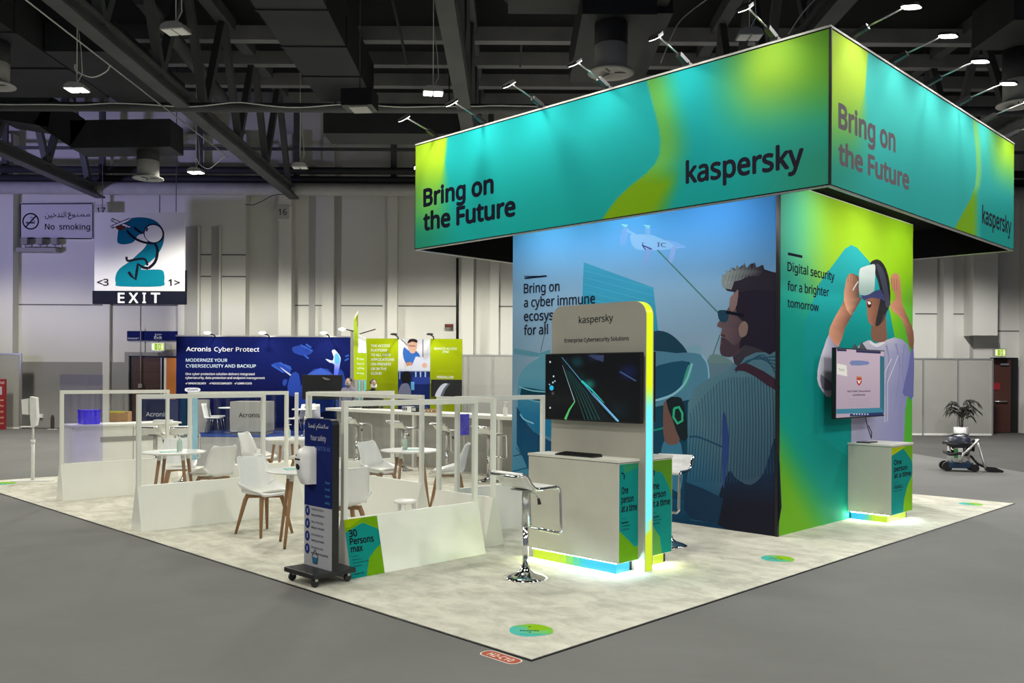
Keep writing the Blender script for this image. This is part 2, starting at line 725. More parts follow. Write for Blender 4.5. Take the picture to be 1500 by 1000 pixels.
INK = (22, 24, 42)
eU, eV, eX = Vector((UX, UY, 0)), Vector((VX, VY, 0)), Vector((1, 0, 0))
# ------------------------------------------------------------------ the hall
WY = 28.9
mb = MB()
mb.poly([(-45, -14, 0), (45, -14, 0), (45, WY + 3, 0), (-45, WY + 3, 0)], DARKFLOOR)
struct(mb, 'floor')
mb = MB()
# aisle carpet laid over the floor; its right-hand edge runs off beyond the stand
pl = [(-40, -13), (10.6, -13), (10.2, 4), (9.48, 16.36), (9.26, 20.3), (8.9, 28.0), (-40, 28.4)]
mb.prism(pl, .001, .006, AISLE, 'z')
tag(mb.build('aisle_carpet'), 'wide plain grey aisle carpet covering the hall floor around the stand', 'carpet')

# back wall with its pilasters, sunk bays, joints and dado
mb = MB()
mb.box(-45, 45, WY, WY + .3, 0, 11.5, WALLM)


def wx(px, d=0.0):
    return (px - CX) / F * (WY - d)


for a, b, d in ((-40, 18, .35), (150, 160, .12), (260, 359, .45), (407, 426, .5), (452, 470, -.0), (471, 488, .2), (567, 581, .3),
                (675, 693, .35), (717, 730, .3), (1382, 1396, .3), (1500, 1560, .3), (-220, -190, .4), (-500, -470, .4)):
    if d > 0:
        z0 = 0 if a != 407 else 0
        mb.box(wx(a, d), wx(b, d), WY - d, WY + .05, z0, 9.5, WALLM)
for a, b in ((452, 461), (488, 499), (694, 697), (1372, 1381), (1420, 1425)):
    mb.box(wx(a), wx(b), WY - .02, WY + .02, 0, 8.6, SLOT)  # flat strips carry the shade of pilaster sides and recesses
# hanging block on the right with its shadowed soffit
mb.box(wx(1425, .6), wx(1461, .6), WY - .6, WY, 1.7 + 66 / F * 28.3, 8.6, WALLM)
# flat recess strips in the big block on the left, shade in their colour
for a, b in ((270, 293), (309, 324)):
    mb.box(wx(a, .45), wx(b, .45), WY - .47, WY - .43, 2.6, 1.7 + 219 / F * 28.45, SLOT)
    mb.box(wx(b, .45) - .06, wx(b, .45), WY - .55, WY - .45, 2.6, 1.7 + 219 / F * 28.45, WALLM)
# joints
for x0, x1, z, d in ((22, 150, 4.0, 0), (160, 260, 4.0, 0), (581, 669, 4.02, 0), (431, 560, 4.02, 0), (730, 752, 4.02, 0), (1340, 1372, 3.85, 0), (1396, 1420, 3.85, 0),
                     (1461, 1500, 3.3, 0), (260, 359, 5.6, .45), (260, 359, 4.9, .45)):
    mb.box(wx(x0, d), wx(x1, d), WY - d - .008, WY - d + .03, z, z + .035, GROOVE)
for px, d, z0, z1 in ((232, 0, 4.0, 7.9), (205, 0, 2.2, 4.0)):
    mb.box(wx(px, d), wx(px, d) + .03, WY - d - .006, WY - d + .03, z0, z1, GROOVE)
# grey lower part
for x0, x1 in ((-300, 186), (1458, 1700)):
    mb.box(wx(x0), wx(x1), WY - .03, WY + .02, 0, 2.15, DADO)
struct(mb, 'wall_back')
mb = MB()
mb.box(-45, -44.7, -14, WY, 0, 11, WALLM)
struct(mb, 'wall_left')
mb = MB()
mb.box(44.7, 45, -14, WY, 0, 11, WALLM)
struct(mb, 'wall_right')
mb = MB()
mb.box(-45, 45, -14, WY + .3, 10.9, 11.1, ROOF)
struct(mb, 'ceiling')

# doors
def make_door(name, x0, x1, ztop, build):
    o = thing(name, '', '', (0, 0, 0))
    del o['label']
    del o['category']
    o['kind'] = 'structure'
    build(o)
    return o


d1 = bpy.data.objects.new('door_1', None)
COL.objects.link(d1)
d1['kind'] = 'structure'
xa, xb, zt = wx(189, .1), wx(259, .1), 2.36
m = MB()
for a, b, c_, d_ in ((xa - .13, xa, 0, zt + .12), (xb, xb + .13, 0, zt + .12), (xa, xb, zt, zt + .12)):
    m.box(a, b, WY - .14, WY + .01, c_, d_, DADO)
m.build('door_frame', d1)
m = MB()
m.box(xa, xb, WY - .05, WY - .03, 0, zt, BLACK)
m.build('opening', d1)
m = MB()
m.box(xa + .12, xa + 1.02, WY - .09, WY - .06, .02, zt - .06, mat('brown_slatted_door', (.075, .03, .022, 1), .6, noise=(8, (.04, .018, .014, 1), .4, .6, (.1, 1, 6))))
m.box(xa + 1.03, xa + 1.06, WY - .1, WY - .06, .02, zt - .06, ALU)
m.build('door_leaf', d1)
m = MB()
m.box(xb - .34, xb, WY - .11, WY - .08, .02, zt - .06, ORANGE)
m.box(xb - .42, xb - .34, WY - .1, WY - .07, .85, zt - .06, WHITE)
m.box(xb - .44, xb - .34, WY - .1, WY - .07, 0, .85, REDP)
m.build('orange_panel', d1)

d2 = bpy.data.objects.new('door_2', None)
COL.objects.link(d2)
d2['kind'] = 'structure'
xa, xb, zt = wx(1454, .1), wx(1490, .1), 2.42
m = MB()
m.box(xa - .05, xb + .03, WY - .1, WY - .04, 0, zt + .03, BLACK)
m.build('door_frame', d2)
m = MB()
m.box(xa - .02, xa + .56, WY - .16, WY - .1, .02, zt - .06, DARKWOOD)
m.build('door_leaf', d2)
m = MB()
m.box(xa - .02, xa + .2, WY - .18, WY - .155, 1.4, 1.62, REDP)
m.build('notice', d2)
m = MB()
m.tube([(xa + .02, WY - .21, 1.02), (xa + .42, WY - .21, 1.02)], .025, ALU)
m.box(xa + .2, xa + .46, WY - .22, WY - .16, 2.2, 2.26, ALU)
m.build('push_bar', d2)

# column number plates
for n, px, py in (('17', 148, 309), ('16', 414, 311)):
    m = MB()
    Y = WY - .55
    p = at(px, py, Y)
    m.box(p.x - .21, p.x + .21, Y - .0, Y + .05, p.z - .22, p.z + .22, WALLM)
    A = Art(m, (p.x, Y - .001, p.z), eX, k=.9)
    A.pixel = False
    A.rect(-.21, -.22, .21, .22, (195, 193, 190))
    A.text(n, (-.13, -.08), (.13, -.08), .19, INK, .02)
    tag(m.build('number_plate'), {'17': 'pale plate reading 17, half hidden above the hanging EXIT banner', '16': 'pale plate reading 16 on the wall column right of the EXIT banner'}[n], 'sign')

# ------------------------------------------------------------------ roof steel
def truss(x, label):
    t = thing('roof_truss', label, 'truss', (x, 0, 0), 0, 'roof trusses running to the back wall')
    m = MB()
    m.box(-.15, .15, 3, 28.3, 7.38, 7.44, STEEL)
    m.box(-.15, .15, 3, 28.3, 7.64, 7.70, STEEL)
    m.box(-.03, .03, 3, 28.3, 7.44, 7.64, STEEL)
    m.build('bottom_chord', t)
    m = MB()
    m.box(-.15, .15, 3, 28.3, 10.2, 10.5, STEEL)
    m.build('top_chord', t)
    y = 5.0
    k = 0
    while y < WY - 1.5:
        m = MB()
        m.beam((0, y, 7.65), (0, y + 1.25, 10.25), .16, .16, STEEL)
        m.build('brace', t)
        m = MB()
        m.beam((.02, y + 2.5, 7.65), (.02, y + 1.25, 10.25), .16, .16, STEEL)
        m.build('brace', t)
        y += 2.5
    return t


for x, lab in ((-13.2, 'dark steel truss ending at the column marked 17'), (-7.0, 'dark steel truss ending at the column marked 16'),
               (-1.05, 'dark steel truss seen almost end on, left of the green sign box'),
               (5.0, 'dark steel truss crossing just above the corner of the green sign box'), (11.2, 'dark steel truss above the right face of the sign box')):
    truss(x, lab)
ylist = [8.6, 12.0, 15.4, 18.6, 21.9, 23.6, 25.3, 27.0]
ords = ['first', 'second', 'third', 'fourth', 'fifth', 'sixth', 'seventh', 'eighth']
for i, y in enumerate(ylist):
    m = MB()
    m.box(-22, 22, y - .13, y + .13, 10.0, 10.35, PURLIN)
    tag(m.build('roof_purlin'), 'dark roof purlin crossing the hall, %s from the front' % ords[i], 'purlin', 'roof purlins')
# hanging straps between purlins
for i, (px0, py0, px1, py1, Y) in enumerate(((575, 0, 597, 95, 20), (765, 42, 762, 98, 22))):
    m = MB()
    a, b = at(px0, py0, Y), at(px1, py1, Y + .6)
    m.beam(a, b, .05, .05, STEEL)
    tag(m.build('roof_strut'), ('thin steel strut between the purlins left of the end-on truss', 'thin steel strut between the purlins above the sign box lamps')[i], 'strut')

# sprinkler pipe across the hall with loose white cables
m = MB()
m.tube([(-22, 18.8, 7.42), (22, 18.8, 7.42)], .1, STEEL, 10)
pp = thing('service_pipe', 'long dark pipe crossing the hall under the trusses with white cable', 'pipe', (0, 0, 0))
m.build('pipe', pp)
m = MB()
pts = []
for i in range(0, 89):
    x = -14 + i * .25
    pts.append((x, 18.68, 7.48 - .07 * abs(math.sin((x + .4) * 1.15)) + .02 * math.sin(3 * x)))
m.tube(pts, .014, WHITE_PAINT, 5)
m.build('cable', pp)
# rails and ducts along the back wall
for name, y, z, r, mm, lab, cat in (
        ('wall_pipe', 27.95, 8.22, .11, DUCT, 'upper black pipe running along the top of the back wall', 'pipe'),
        ('wall_pipe', 28.0, 7.95, .11, DUCT, 'lower black pipe running along the top of the back wall', 'pipe'),
        ('round_duct', 27.9, 7.62, .2, DIFF, 'light grey round duct along the top of the back wall', 'duct')):
    m = MB()
    m.tube([(-24, y, z), (24, y, z)], r, mm, 12)
    tag(m.build(name), lab, cat)
m = MB()
for i in range(14):
    x = -19.4 + i * 3.1
    m.box(x, x + .18, 28.16, 28.26, 7.9, 10.3, STEEL)
m.box(-20, 21.2, 28.12, 28.16, 8.9, 9.0, STEEL)
tag(m.build('wall_post_frame'), 'row of short dark posts joined by a rail high on the back wall', 'framework')
# conduit along the second truss, with white edge
m = MB()
m.tube([(-7.28, 6, 7.3), (-7.28, 22.6, 7.3)], .014, ALU, 6)
tag(m.build('cable_conduit'), 'thin pale conduit running beside the truss that ends at column 16', 'conduit')
m = MB()
m.tube([at(205, -5, 17), at(335, 155, 24.5)], .16, STEEL, 12)
tag(m.build('round_pipe'), 'round grey pipe sloping away right of the truss at column 16', 'pipe')

# ducts
def duct(lab, boxes, name='air_duct'):
    m = MB()
    for b in boxes:
        if len(b) == 6:
            m.box(*b, DUCT)
        else:
            m.beam(b[0], b[1], b[2], b[3], DUCT)
    return tag(m.build(name), lab, 'duct')


def seams(o_boxes, x0, x1, y0, y1, z, n):
    return o_boxes + [(x0 - .02, x1 + .02, y0 + (y1 - y0) * i / n - .03, y0 + (y1 - y0) * i / n + .03, z - .03, z + .6) for i in range(1, n)]


duct('wide black duct with cross seams running towards the back wall, left of centre', seams([(-4.7, -3.4, 9, 21.5, 8.4, 9.3)], -4.7, -3.4, 9, 21.5, 8.4, 7))
duct('broad black duct with lit twin lamp hanging below it, at upper left', seams([(-12.3, -9.6, 9, 21.0, 8.3, 9.1)], -12.3, -9.6, 9, 21, 8.3, 6))
duct('black cranked duct feeding the round diffuser left of the end-on truss',
     [((-12.9, 22.6, 8.5), (-11.6, 22.6, 8.3), .9, .75), ((-11.8, 22.6, 8.35), (-10.9, 22.6, 7.75), .9, .75), ((-11.1, 22.6, 7.75), (-8.6, 22.6, 7.8), .9, .7)])
duct('black elbowed duct feeding the round diffuser behind the sign box lamps',
     [(-.1, 2.6, 14.2, 15.3, 8.0, 8.6), ((-.75, 14.8, 8.9), (.1, 14.8, 8.3), .8, .5), (1.1, 2.3, 14.2, 17.5, 7.55, 8.2), (1.9, 2.7, 15, 19, 7.9, 8.6)])
duct('broad black duct above the right face of the sign box', [(5.2, 9.8, 12.6, 14.4, 8.4, 9.3), (8.6, 10.95, 15.2, 16.6, 7.9, 8.6)])
duct('black duct ahead of the round diffuser, behind the service pipe on the left', [(-9.55, -8.1, 18.0, 21.8, 8.3, 8.9)])
duct('low black duct between the end-on truss and the speaker box', [(-4.6, -1.3, 21.4, 22.4, 7.6, 8.2), (-4.4, -4.37, 21.8, 21.83, 8.2, 10.85), (-1.6, -1.57, 21.8, 21.83, 8.2, 10.85)])

# round diffusers
prof_drum = [(.26, .42), (.27, .40), (.27, .02), (.25, 0)]
prof_fl = [(.05, .10), (.14, .02), (.27, .015), (.38, -.03), (.385, -.05), (.28, -.05), (.15, -.02), (.06, .06)]


def diffuser(px, py, Y, lab):
    p = at(px, py, Y)
    t = thing('ceiling_diffuser', lab, 'air diffuser', p, 0, 'round grey air diffusers')
    m = MB()
    m.lathe(prof_drum, DIFF)
    m.lathe([(.275, .40), (.275, .95), (.2, .96)], DUCT)
    m.build('drum', t)
    m = MB()
    m.lathe(prof_fl, DIFF, n=28)
    for a in range(3):
        M = Matrix.Rotation(a * 2.1, 4, 'Z')
        m.box(.06, .27, -.012, .012, -.045, -.03, BLACK, M)
    m.build('flange', t)


diffuser(217, 259, 22.6, 'round grey diffuser above the EXIT banner')
diffuser(895, 103, 14.6, 'round grey diffuser behind the lamps of the sign box')
diffuser(1492, 150, 16.6, 'round grey diffuser past the far right end of the sign box')
diffuser(-8, 122, 17.5, 'round grey diffuser cut by the left edge of the picture')

# high bay lamps
labs = ['lit twin high-bay lamp under the broad duct at upper left', 'lit high-bay lamp over the blue stand, left of column 16',
        'lit twin high-bay lamp left of the end-on truss', 'unlit high-bay lamp hanging beside the truss of column 16',
        'unlit high-bay lamp hanging right of column 16', 'unlit high-bay lamp hanging behind the sign box corner lamp']
for (x, y, z, lit), lab in zip(BAYS_SEEN, labs):
    t = thing('high_bay_lamp', lab, 'ceiling lamp', (x, y, z), random.uniform(-.2, .3), 'high-bay hall lamps')
    m = MB()
    poly = [(-.19, 0), (.19, 0), (.17, .07), (.09, .11), (-.09, .11), (-.17, .07)]
    m.prism(poly, -.14, .14, DIFF, 'y')
    m.build('housing', t)
    m = MB()
    for sx in (-.17, .02):
        m.box(sx, sx + .15, -.125, .125, -.012, .0, LAMPGLOW if lit else WHITE_PLASTIC)
    m.build('lens', t)
    m = MB()
    m.tube([(0, 0, .11), (0, 0, 3.95)], .008, WHITE_PAINT, 5)
    m.tube([(0, 0, .12), (.1, 0, .3), (.08, 0, .7), (.0, 0, 1.3)], .008, WHITE_PAINT, 5)
    m.build('hanger', t)

# black speaker box with pale grille
p = at(527, 150, 17.0)
t = thing('hanging_speaker', 'black box speaker with pale square face hanging under the pipe', 'speaker', p, -.1)
m = MB()
m.box(-.3, .3, -.25, .25, -.12, .2, BLACK)
m.build('cabinet', t)
m = MB()
m.box(-.16, .2, -.2, .2, -.15, -.12, DIFF)
m.build('grille', t)
m = MB()
m.tube([(0, 0, .2), (0, 0, 10.9 - p.z)], .012, STEEL, 6)
m.build('hanger', t)
# hanging loops of cable
for k, (pts, Y, lab) in enumerate((
        ([(110, 94), (112, 104), (135, 113), (155, 105), (160.5, 97)], 15.9, 'loop of white cable hanging at upper left of the conduit'),
        ([(288, 232), (292, 240), (305, 247), (318, 238), (329, 228.5)], 22.4, 'loop of white cable hanging beside the lamp over the blue stand'),
        ([(359, 299), (370, 300), (385, 294), (400, 286), (418, 284)], 27.6, 'black cable sagging to the truss foot at column 16'),
        ([(968, 92), (990, 40), (1010, 18), (1040, -4)], 16, 'thin white cable rising behind the sign box lamps'),
        ([(1155, 50), (1175, 20), (1195, -2)], 14, 'thin white cable rising near the corner of the sign box'))):
    m = MB()
    m.tube([at(a, b, Y) for a, b in catmull(pts, 4, False)], .012, BLACK if k == 2 else WHITE_PAINT, 5)
    tag(m.build('loose_cable'), lab, 'cable')
m = MB()
m.tube([at(670, 378, 28.6), at(670, 497, 28.6)], .045, BLACK, 6)
tag(m.build('downpipe'), 'black vertical pipe down the back wall above the lime poster wall', 'pipe')
m = MB()
m.tube([at(206, 478, 28.75), at(206, 562, 28.75)], .016, DADO, 6)
m.box(*[v for a in zip(at(206, 564, 28.75) - Vector((.06, .06, .08)), at(206, 564, 28.75) + Vector((.06, .06, .05))) for v in a], DADO)
tag(m.build('cable_conduit'), 'thin grey conduit with socket box on the wall left of the exit door', 'conduit')
# ------------------------------------------------------------------ the stand: carpet, tower, sign box
m = MB()
m.prism([(0, 0), (9.63, 0), (9.63, 12.2), (0, 12.2)], .007, .016, MARBLE, 'z')
for a_ in ((-.012, 9.642, -.012, 0), (-.012, 9.642, 12.2, 12.212), (-.012, 0, 0, 12.2), (9.63, 9.642, 0, 12.2)):
    m.box(*a_, .0065, .013, BLACK)  # thin dark strip stands in for the shadow line at the carpet edge
o = m.build('stand_carpet')
o.location = S(0, 0)
o.rotation_euler = (0, 0, RZ)
tag(o, 'pale marbled carpet square that the green and blue stand is built on', 'carpet')
ZC = .016

# tower --------------------------------------------------------------
TU0, TU1, TV0, TV1 = 4.88, 8.66, 1.0, 5.0
tower = thing('display_tower', 'tall square tower with a blue street picture and a lime and teal picture', 'display wall', S(TU0, TV0), RZ)


def mural_left(x, y):
    # printed sky, haze and dim street, part of the lamp light in its bright top
    top = mix((70, 160, 236), (66, 138, 212), sm(x, 760, 1130))
    c = mix(top, (118, 152, 182), sm(y, 300, 450))
    c = mix(c, (128, 148, 168), sm(y, 440, 560))
    c = mix(c, (88, 120, 138), sm(y, 570, 640))
    c = mix(c, (30, 92, 122), sm(y, 600, 700))
    c = mix(c, (16, 48, 74), sm(y, 690, 770) * .9)
    c = mix(c, (84, 124, 150), sm(x, 800, 752) * .5 * sm(y, 400, 560))
    return c


m = MB()
A = Art(m, S(TU0, TV1), -eV, k=1.45)
A.field(mural_left, 0, TV1 - TV0, 0.012, 3.83, 44, 46)
# tower block of the city
A.poly([(855, 384), (957, 421), (968, 520), (851, 500), (853, 440)], lambda x, y: mix((52, 138, 176), (36, 132, 158), sm(y, 400, 500)))
for i in range(9):
    y = 396 + i * 10
    A.line([(856, y), (958, y + 27)], .008, (66, 148, 182))
A.poly([(838, 470), (851, 432), (851, 500), (838, 500)], (110, 150, 182))
# drone
cl = (118, 168, 226)
A.poly([(923, 345), (935, 343), (955, 344), (975, 352), (1005, 361), (985, 364), (970, 366), (938, 366), (927, 360)], cl, 3)
A.poly([(975, 351), (990, 354), (1006, 361), (992, 362)], (104, 156, 222))
A.poly([(913, 334), (921, 334), (917, 356), (909, 359), (908, 350)], (102, 152, 214), 3)
A.poly([(909, 328), (920, 329), (917, 334)], (120, 196, 236))
A.poly([(945, 333), (953, 333), (953, 344), (945, 344)], (104, 158, 222))
A.poly([(942, 329), (953, 330), (950, 335)], (120, 196, 236))
A.poly([(948, 364), (954, 364), (947, 385), (943, 384)], (112, 142, 198), 2)
A.poly([(984, 362), (991, 362), (984, 386), (979, 383)], (116, 152, 208), 2)
A.line([(918, 337), (938, 348)], .03, cl)
A.line([(955, 365), (941, 359)], .014, (50, 40, 120))
A.line([(946, 366), (941, 359), (942, 355)], .014, (50, 40, 120))
A.text('IC', (963, 361), (976, 362), 6, (45, 40, 110))
A.line([(900, 342), (914, 333), (925, 332), (940, 340)], .012, (86, 150, 205))
A.line([(963, 366), (1056, 462)], .016, (62, 106, 106))
A.line([(1055, 490), (1030, 560)], .014, (62, 106, 106))
A.line([(800, 480), (792, 515)], .01, (70, 80, 95))
# skyline and trees
A.poly([(1000, 520), (1006, 508), (1016, 505), (1027, 506), (1027, 532), (1000, 532)], (112, 150, 172))
A.poly([(1034, 535), (1040, 520), (1052, 519), (1064, 524), (1074, 531), (1074, 545), (1034, 545)], (92, 120, 124), 2)
A.poly([(1000, 532), (1138, 532), (1138, 600), (1000, 600)], (86, 112, 128))
# parked wing and hood of the left car
A.poly([(753, 510), (790, 517), (806, 512), (806, 522), (780, 522), (753, 518)], (78, 130, 150))
body = lambda x, y: mix((84, 138, 160), (24, 96, 134), sm(y, 545, 620))
A.poly([(759, 560), (764, 545), (775, 533), (790, 524), (806, 517), (980, 515), (980, 660), (806, 640), (775, 622), (760, 606)], body, 3)
A.poly([(764, 566), (800, 572), (806, 572), (806, 588), (780, 586), (762, 578)], (14, 52, 70))
A.line([(760, 566), (780, 572), (806, 574)], .02, (100, 158, 176), 3)
A.line([(760, 578), (782, 587), (806, 590)], .02, (92, 150, 170), 3)
A.poly([(757, 595), (770, 618), (782, 632), (806, 646), (980, 660), (980, 700), (775, 690), (757, 650)], (14, 60, 92))
A.line([(762, 606), (768, 614), (782, 620)], .02, (120, 170, 190), 3)
for pts in ([(752, 668), (800, 655)], [(752, 690), (806, 676)], [(756, 655), (790, 700)], [(752, 715), (806, 702)], [(775, 655), (806, 690)]):
    A.line(pts, .012, (20, 62, 84))
# windscreen and door of the right car
A.poly([(940, 500), (958, 485), (978, 487), (995, 500), (1007, 516), (1000, 522), (940, 525)], (26, 58, 78), 3)
A.poly([(940, 522), (990, 517), (1018, 517), (1032, 524), (1038, 545), (1036, 566), (1018, 585), (998, 598), (975, 620), (940, 620)], (72, 118, 144), 3)
A.poly([(948, 545), (985, 530), (1010, 530), (1012, 545), (1000, 566), (960, 590), (945, 590)], (26, 70, 96), 2)
A.poly([(1008, 535), (1013, 536), (1012, 552), (1000, 572), (1000, 560)], (52, 140, 124), 2)
A.line([(955, 588), (985, 578), (1004, 560), (1014, 532)], .028, (122, 172, 194), 4)
A.line([(1028, 520), (1037, 535), (1037, 565), (1020, 586)], .018, (120, 165, 190), 4)
A.poly([(940, 600), (1010, 585), (1010, 735), (940, 720)], (20, 58, 80))
A.line([(950, 632), (975, 626)], .02, (24, 130, 110))
# figure of the man with sunglasses, seen from behind
stripe = lambda x, y: mix(mix((76, 112, 128), (34, 80, 106), sm(y, 600, 690)), (32, 38, 62), sm(x + (y - 600) * .35, 1090, 1150) * sm(y, 590, 690))
A.poly([(1062, 545), (1079, 528), (1100, 514), (1138, 512), (1138, 786), (1110, 782), (1070, 772), (1040, 765), (1012, 762), (1003, 740), (1007, 700),
        (1007, 643), (1008, 590), (1018, 567), (1040, 553)], stripe)
dark = lambda x, y: mix((24, 42, 66), (26, 26, 38), sm(y, 680, 750))
A.poly([(1068, 690), (1078, 700), (1100, 710), (1120, 690), (1138, 640), (1138, 786), (1050, 767), (1052, 730)], dark, 3)
A.poly([(1003, 705), (1030, 715), (1060, 730), (1052, 767), (1012, 760), (1002, 745)], (22, 46, 70))
for i in range(30):
    x = 1011 + i * 4.3
    y0 = 604 - 52 * math.sin(min(1, i / 15) * PI / 2)
    A.line([(x, y0), (x + 2, 620), (x - 1 + i * .1, 660), (x - 5 + i * .25, 706 - 1.2 * max(0, i - 16))], .010, (30, 60, 84), 3, (.7, 1))
A.poly([(1060, 600), (1068, 640), (1064, 690), (1060, 715), (1058, 650)], (40, 58, 110), 3)
A.line([(1010, 640), (1024, 640), (1060, 655)], .02, (30, 62, 90), 3)
A.poly([(1072, 542), (1082, 530), (1096, 516), (1138, 518), (1138, 560), (1100, 545), (1086, 541)], (70, 104, 122))
for i in range(5):
    A.line([(1078 + i * 5, 545 - i * 4), (1095 + i * 6, 528 - i * 2), (1136, 522 + i * 6)], .014, (36, 70, 92), 3)
# neck and head
A.poly([(1074, 523), (1086, 500), (1138, 490), (1138, 515), (1108, 516), (1092, 523), (1082, 537), (1076, 532)], (52, 48, 58))
skin = lambda x, y: mix((96, 78, 84), (56, 48, 58), sm(x, 1060, 1090))
A.poly([(1082, 420), (1075, 430), (1070, 446), (1060, 462), (1052, 473), (1051, 478), (1058, 481), (1056, 488), (1058, 493), (1056, 498), (1055, 508), (1056, 518),
        (1063, 522), (1075, 521), (1090, 510), (1100, 480), (1100, 430)], skin, 2)
A.poly([(1082, 420), (1100, 405), (1138, 400), (1138, 512), (1115, 512), (1092, 505), (1076, 518), (1084, 500), (1090, 488), (1088, 470), (1080, 462), (1078, 440)], (34, 30, 44), 2)
A.poly([(1078, 428), (1066, 426), (1058, 418), (1058, 404), (1068, 398), (1074, 392), (1080, 396), (1088, 388), (1090, 395), (1104, 385), (1103, 394), (1118, 388),
        (1120, 397), (1138, 399), (1138, 425), (1100, 425)], (40, 36, 48))
hair = lambda x, y: mix((116, 126, 128), (52, 48, 58), sm(x, 1066, 1112))
A.poly([(1060, 422), (1057, 414), (1058, 405), (1064, 400), (1062, 396), (1070, 398), (1071, 391), (1077, 396), (1080, 388), (1085, 394), (1091, 385), (1094, 393), (1100, 386),
        (1101, 394), (1106, 384), (1108, 394), (1116, 388), (1117, 398), (1112, 404), (1096, 404), (1086, 410), (1076, 412), (1072, 424)], hair)
for i in range(9):
    A.line([(1063 + i * 5.2, 416 - i * 1.6), (1068 + i * 5.4, 398 - i * 1.2)], .007, mix((150, 158, 158), (84, 84, 92), i / 8), 0, (1, .3))
A.poly([(1056, 494), (1064, 496), (1076, 506), (1084, 500), (1082, 514), (1074, 521), (1063, 522), (1056, 518), (1055, 508), (1058, 502)], (62, 50, 60), 2)
A.poly([(1056, 489), (1062, 490), (1064, 493), (1057, 493)], (70, 46, 54))
A.poly([(1070, 436), (1076, 430), (1082, 424), (1080, 446), (1074, 456), (1069, 452)], (120, 98, 98), 2)
A.poly([(1083, 478), (1090, 470), (1096, 476), (1094, 490), (1086, 494), (1083, 488)], (118, 98, 94), 3)
A.poly([(1052, 456), (1058, 454), (1068, 456), (1066, 470), (1058, 472), (1053, 466)], (30, 62, 82), 2)
A.line([(1064, 457), (1090, 462)], .035, (18, 20, 32))
# strap
A.poly([(1076, 542), (1086, 533), (1100, 534), (1138, 556), (1138, 572), (1108, 552), (1090, 543)], (54, 36, 50), 2)
# hand with phone
A.poly([(969, 660), (974, 645), (985, 640), (998, 650), (1001, 690), (996, 720), (980, 710), (968, 682)], (52, 104, 130), 3)
A.poly([(972, 598), (974, 588), (980, 590), (984, 602), (990, 625), (996, 640), (992, 650), (974, 646)], (98, 74, 70), 3)
A.poly([(976, 586), (994, 581), (1002, 592), (1008, 640), (996, 642), (986, 615)], (24, 34, 40), 2)
oc = [(988, 598), (995, 596), (1000, 605), (1000, 616), (993, 620), (987, 611), (988, 598)]
A.line(oc, .03, (40, 160, 120))
# printed words
A.rect(768, 405, 802, 404, INK)
A.line([(769, 407.5), (801, 404)], .022, INK)
for body_, x0, y0, x1, y1, cap in (('Bring on', 768, 429.5, 820, 426, 13.5), ('a cyber immune', 768, 450, 872, 444, 13.5), ('ecosystem', 768, 470, 838, 467, 13.5), ('for all', 768, 490.5, 803, 489, 13.5)):
    A.text(body_, (x0, y0), (x1, y1), cap, INK, .022)
m.build('street_mural', tower, world=True)

def mural_right(x, y):
    c = mix((86, 188, 158), (160, 206, 40), sm(x, 1150, 1235))
    c = mix(c, (130, 186, 20), sm(x, 1260, 1330) * .6)
    c = mix(c, (92, 160, 20), sm(y, 400, 520) * sm(x, 1200, 1300))
    lower = mix((12, 134, 122), (10, 118, 112), sm(x, 1140, 1240))
    c = mix(c, lower, sm(y, 330 + (x - 1140) * .9, 470 + (x - 1140) * .6) * (1 - sm(x, 1270, 1330)))
    c = mix(c, (92, 150, 30), sm(y, 590 + (x - 1140) * 1.6, 700 + (x - 1140) * 2.0) * (1 - sm(x, 1225, 1255)))
    c = mix(c, (56, 150, 70), sm(x, 1300, 1338) * sm(y, 380, 480) * .6)
    return c


m = MB()
A = Art(m, S(TU0, TV0), eU, k=1.45)
A.field(mural_right, 0, TU1 - TU0, 0.012, 3.83, 44, 52)
hexc = lambda x, y: mix((44, 176, 180), (10, 126, 122), sm(y, 370, 500))
A.poly([(1238, 364), (1247, 358.5), (1256, 363), (1278, 388), (1300, 440), (1312, 500), (1310, 600), (1260, 680), (1200, 640), (1176, 560), (1180, 470), (1200, 415)], hexc)
# figure with the headset
sleeve = (186, 184, 202)
A.poly([(1214, 490), (1222, 498), (1228, 508), (1228, 550), (1216, 582), (1204, 572), (1197, 555), (1200, 530), (1207, 508)], lambda x, y: mix((206, 204, 218), (122, 118, 150), sm(x, 1200, 1230)), 2)
A.poly([(1202, 548), (1218, 560), (1228, 553), (1226, 566), (1214, 572), (1204, 568)], (120, 116, 140), 2)
tee = lambda x, y: mix(mix((176, 174, 186), (150, 148, 172), sm(y, 520, 650)), (110, 112, 168), sm(x, 1300, 1335) * .8)
A.poly([(1252, 512), (1262, 503), (1272, 498), (1282, 503), (1298, 498), (1310, 494), (1322, 497), (1330, 505), (1334, 520), (1332, 560), (1326, 600), (1324, 650), (1290, 690),
        (1247, 690), (1247, 600), (1246, 530)], tee)
A.poly([(1248, 512), (1252, 503), (1258, 510), (1262, 500), (1270, 512), (1270, 530), (1248, 530)], (70, 78, 84))
A.line([(1274, 500), (1284, 506), (1296, 500)], .04, (200, 198, 206), 3)
for pts in ([(1298, 505), (1302, 530), (1296, 580)], [(1312, 503), (1318, 540), (1310, 600)], [(1325, 505), (1322, 540), (1326, 585)], [(1320, 590), (1318, 630), (1322, 660)]):
    A.line(pts, .05, (126, 126, 158), 3, (1, .3))
A.line([(1316, 520), (1300, 560), (1300, 616), (1296, 618), (1296, 545), (1306, 525)], .012, (214, 214, 228))
A.poly([(1322, 575), (1330, 540), (1338, 500), (1338, 580), (1330, 580)], (96, 98, 150), 2)
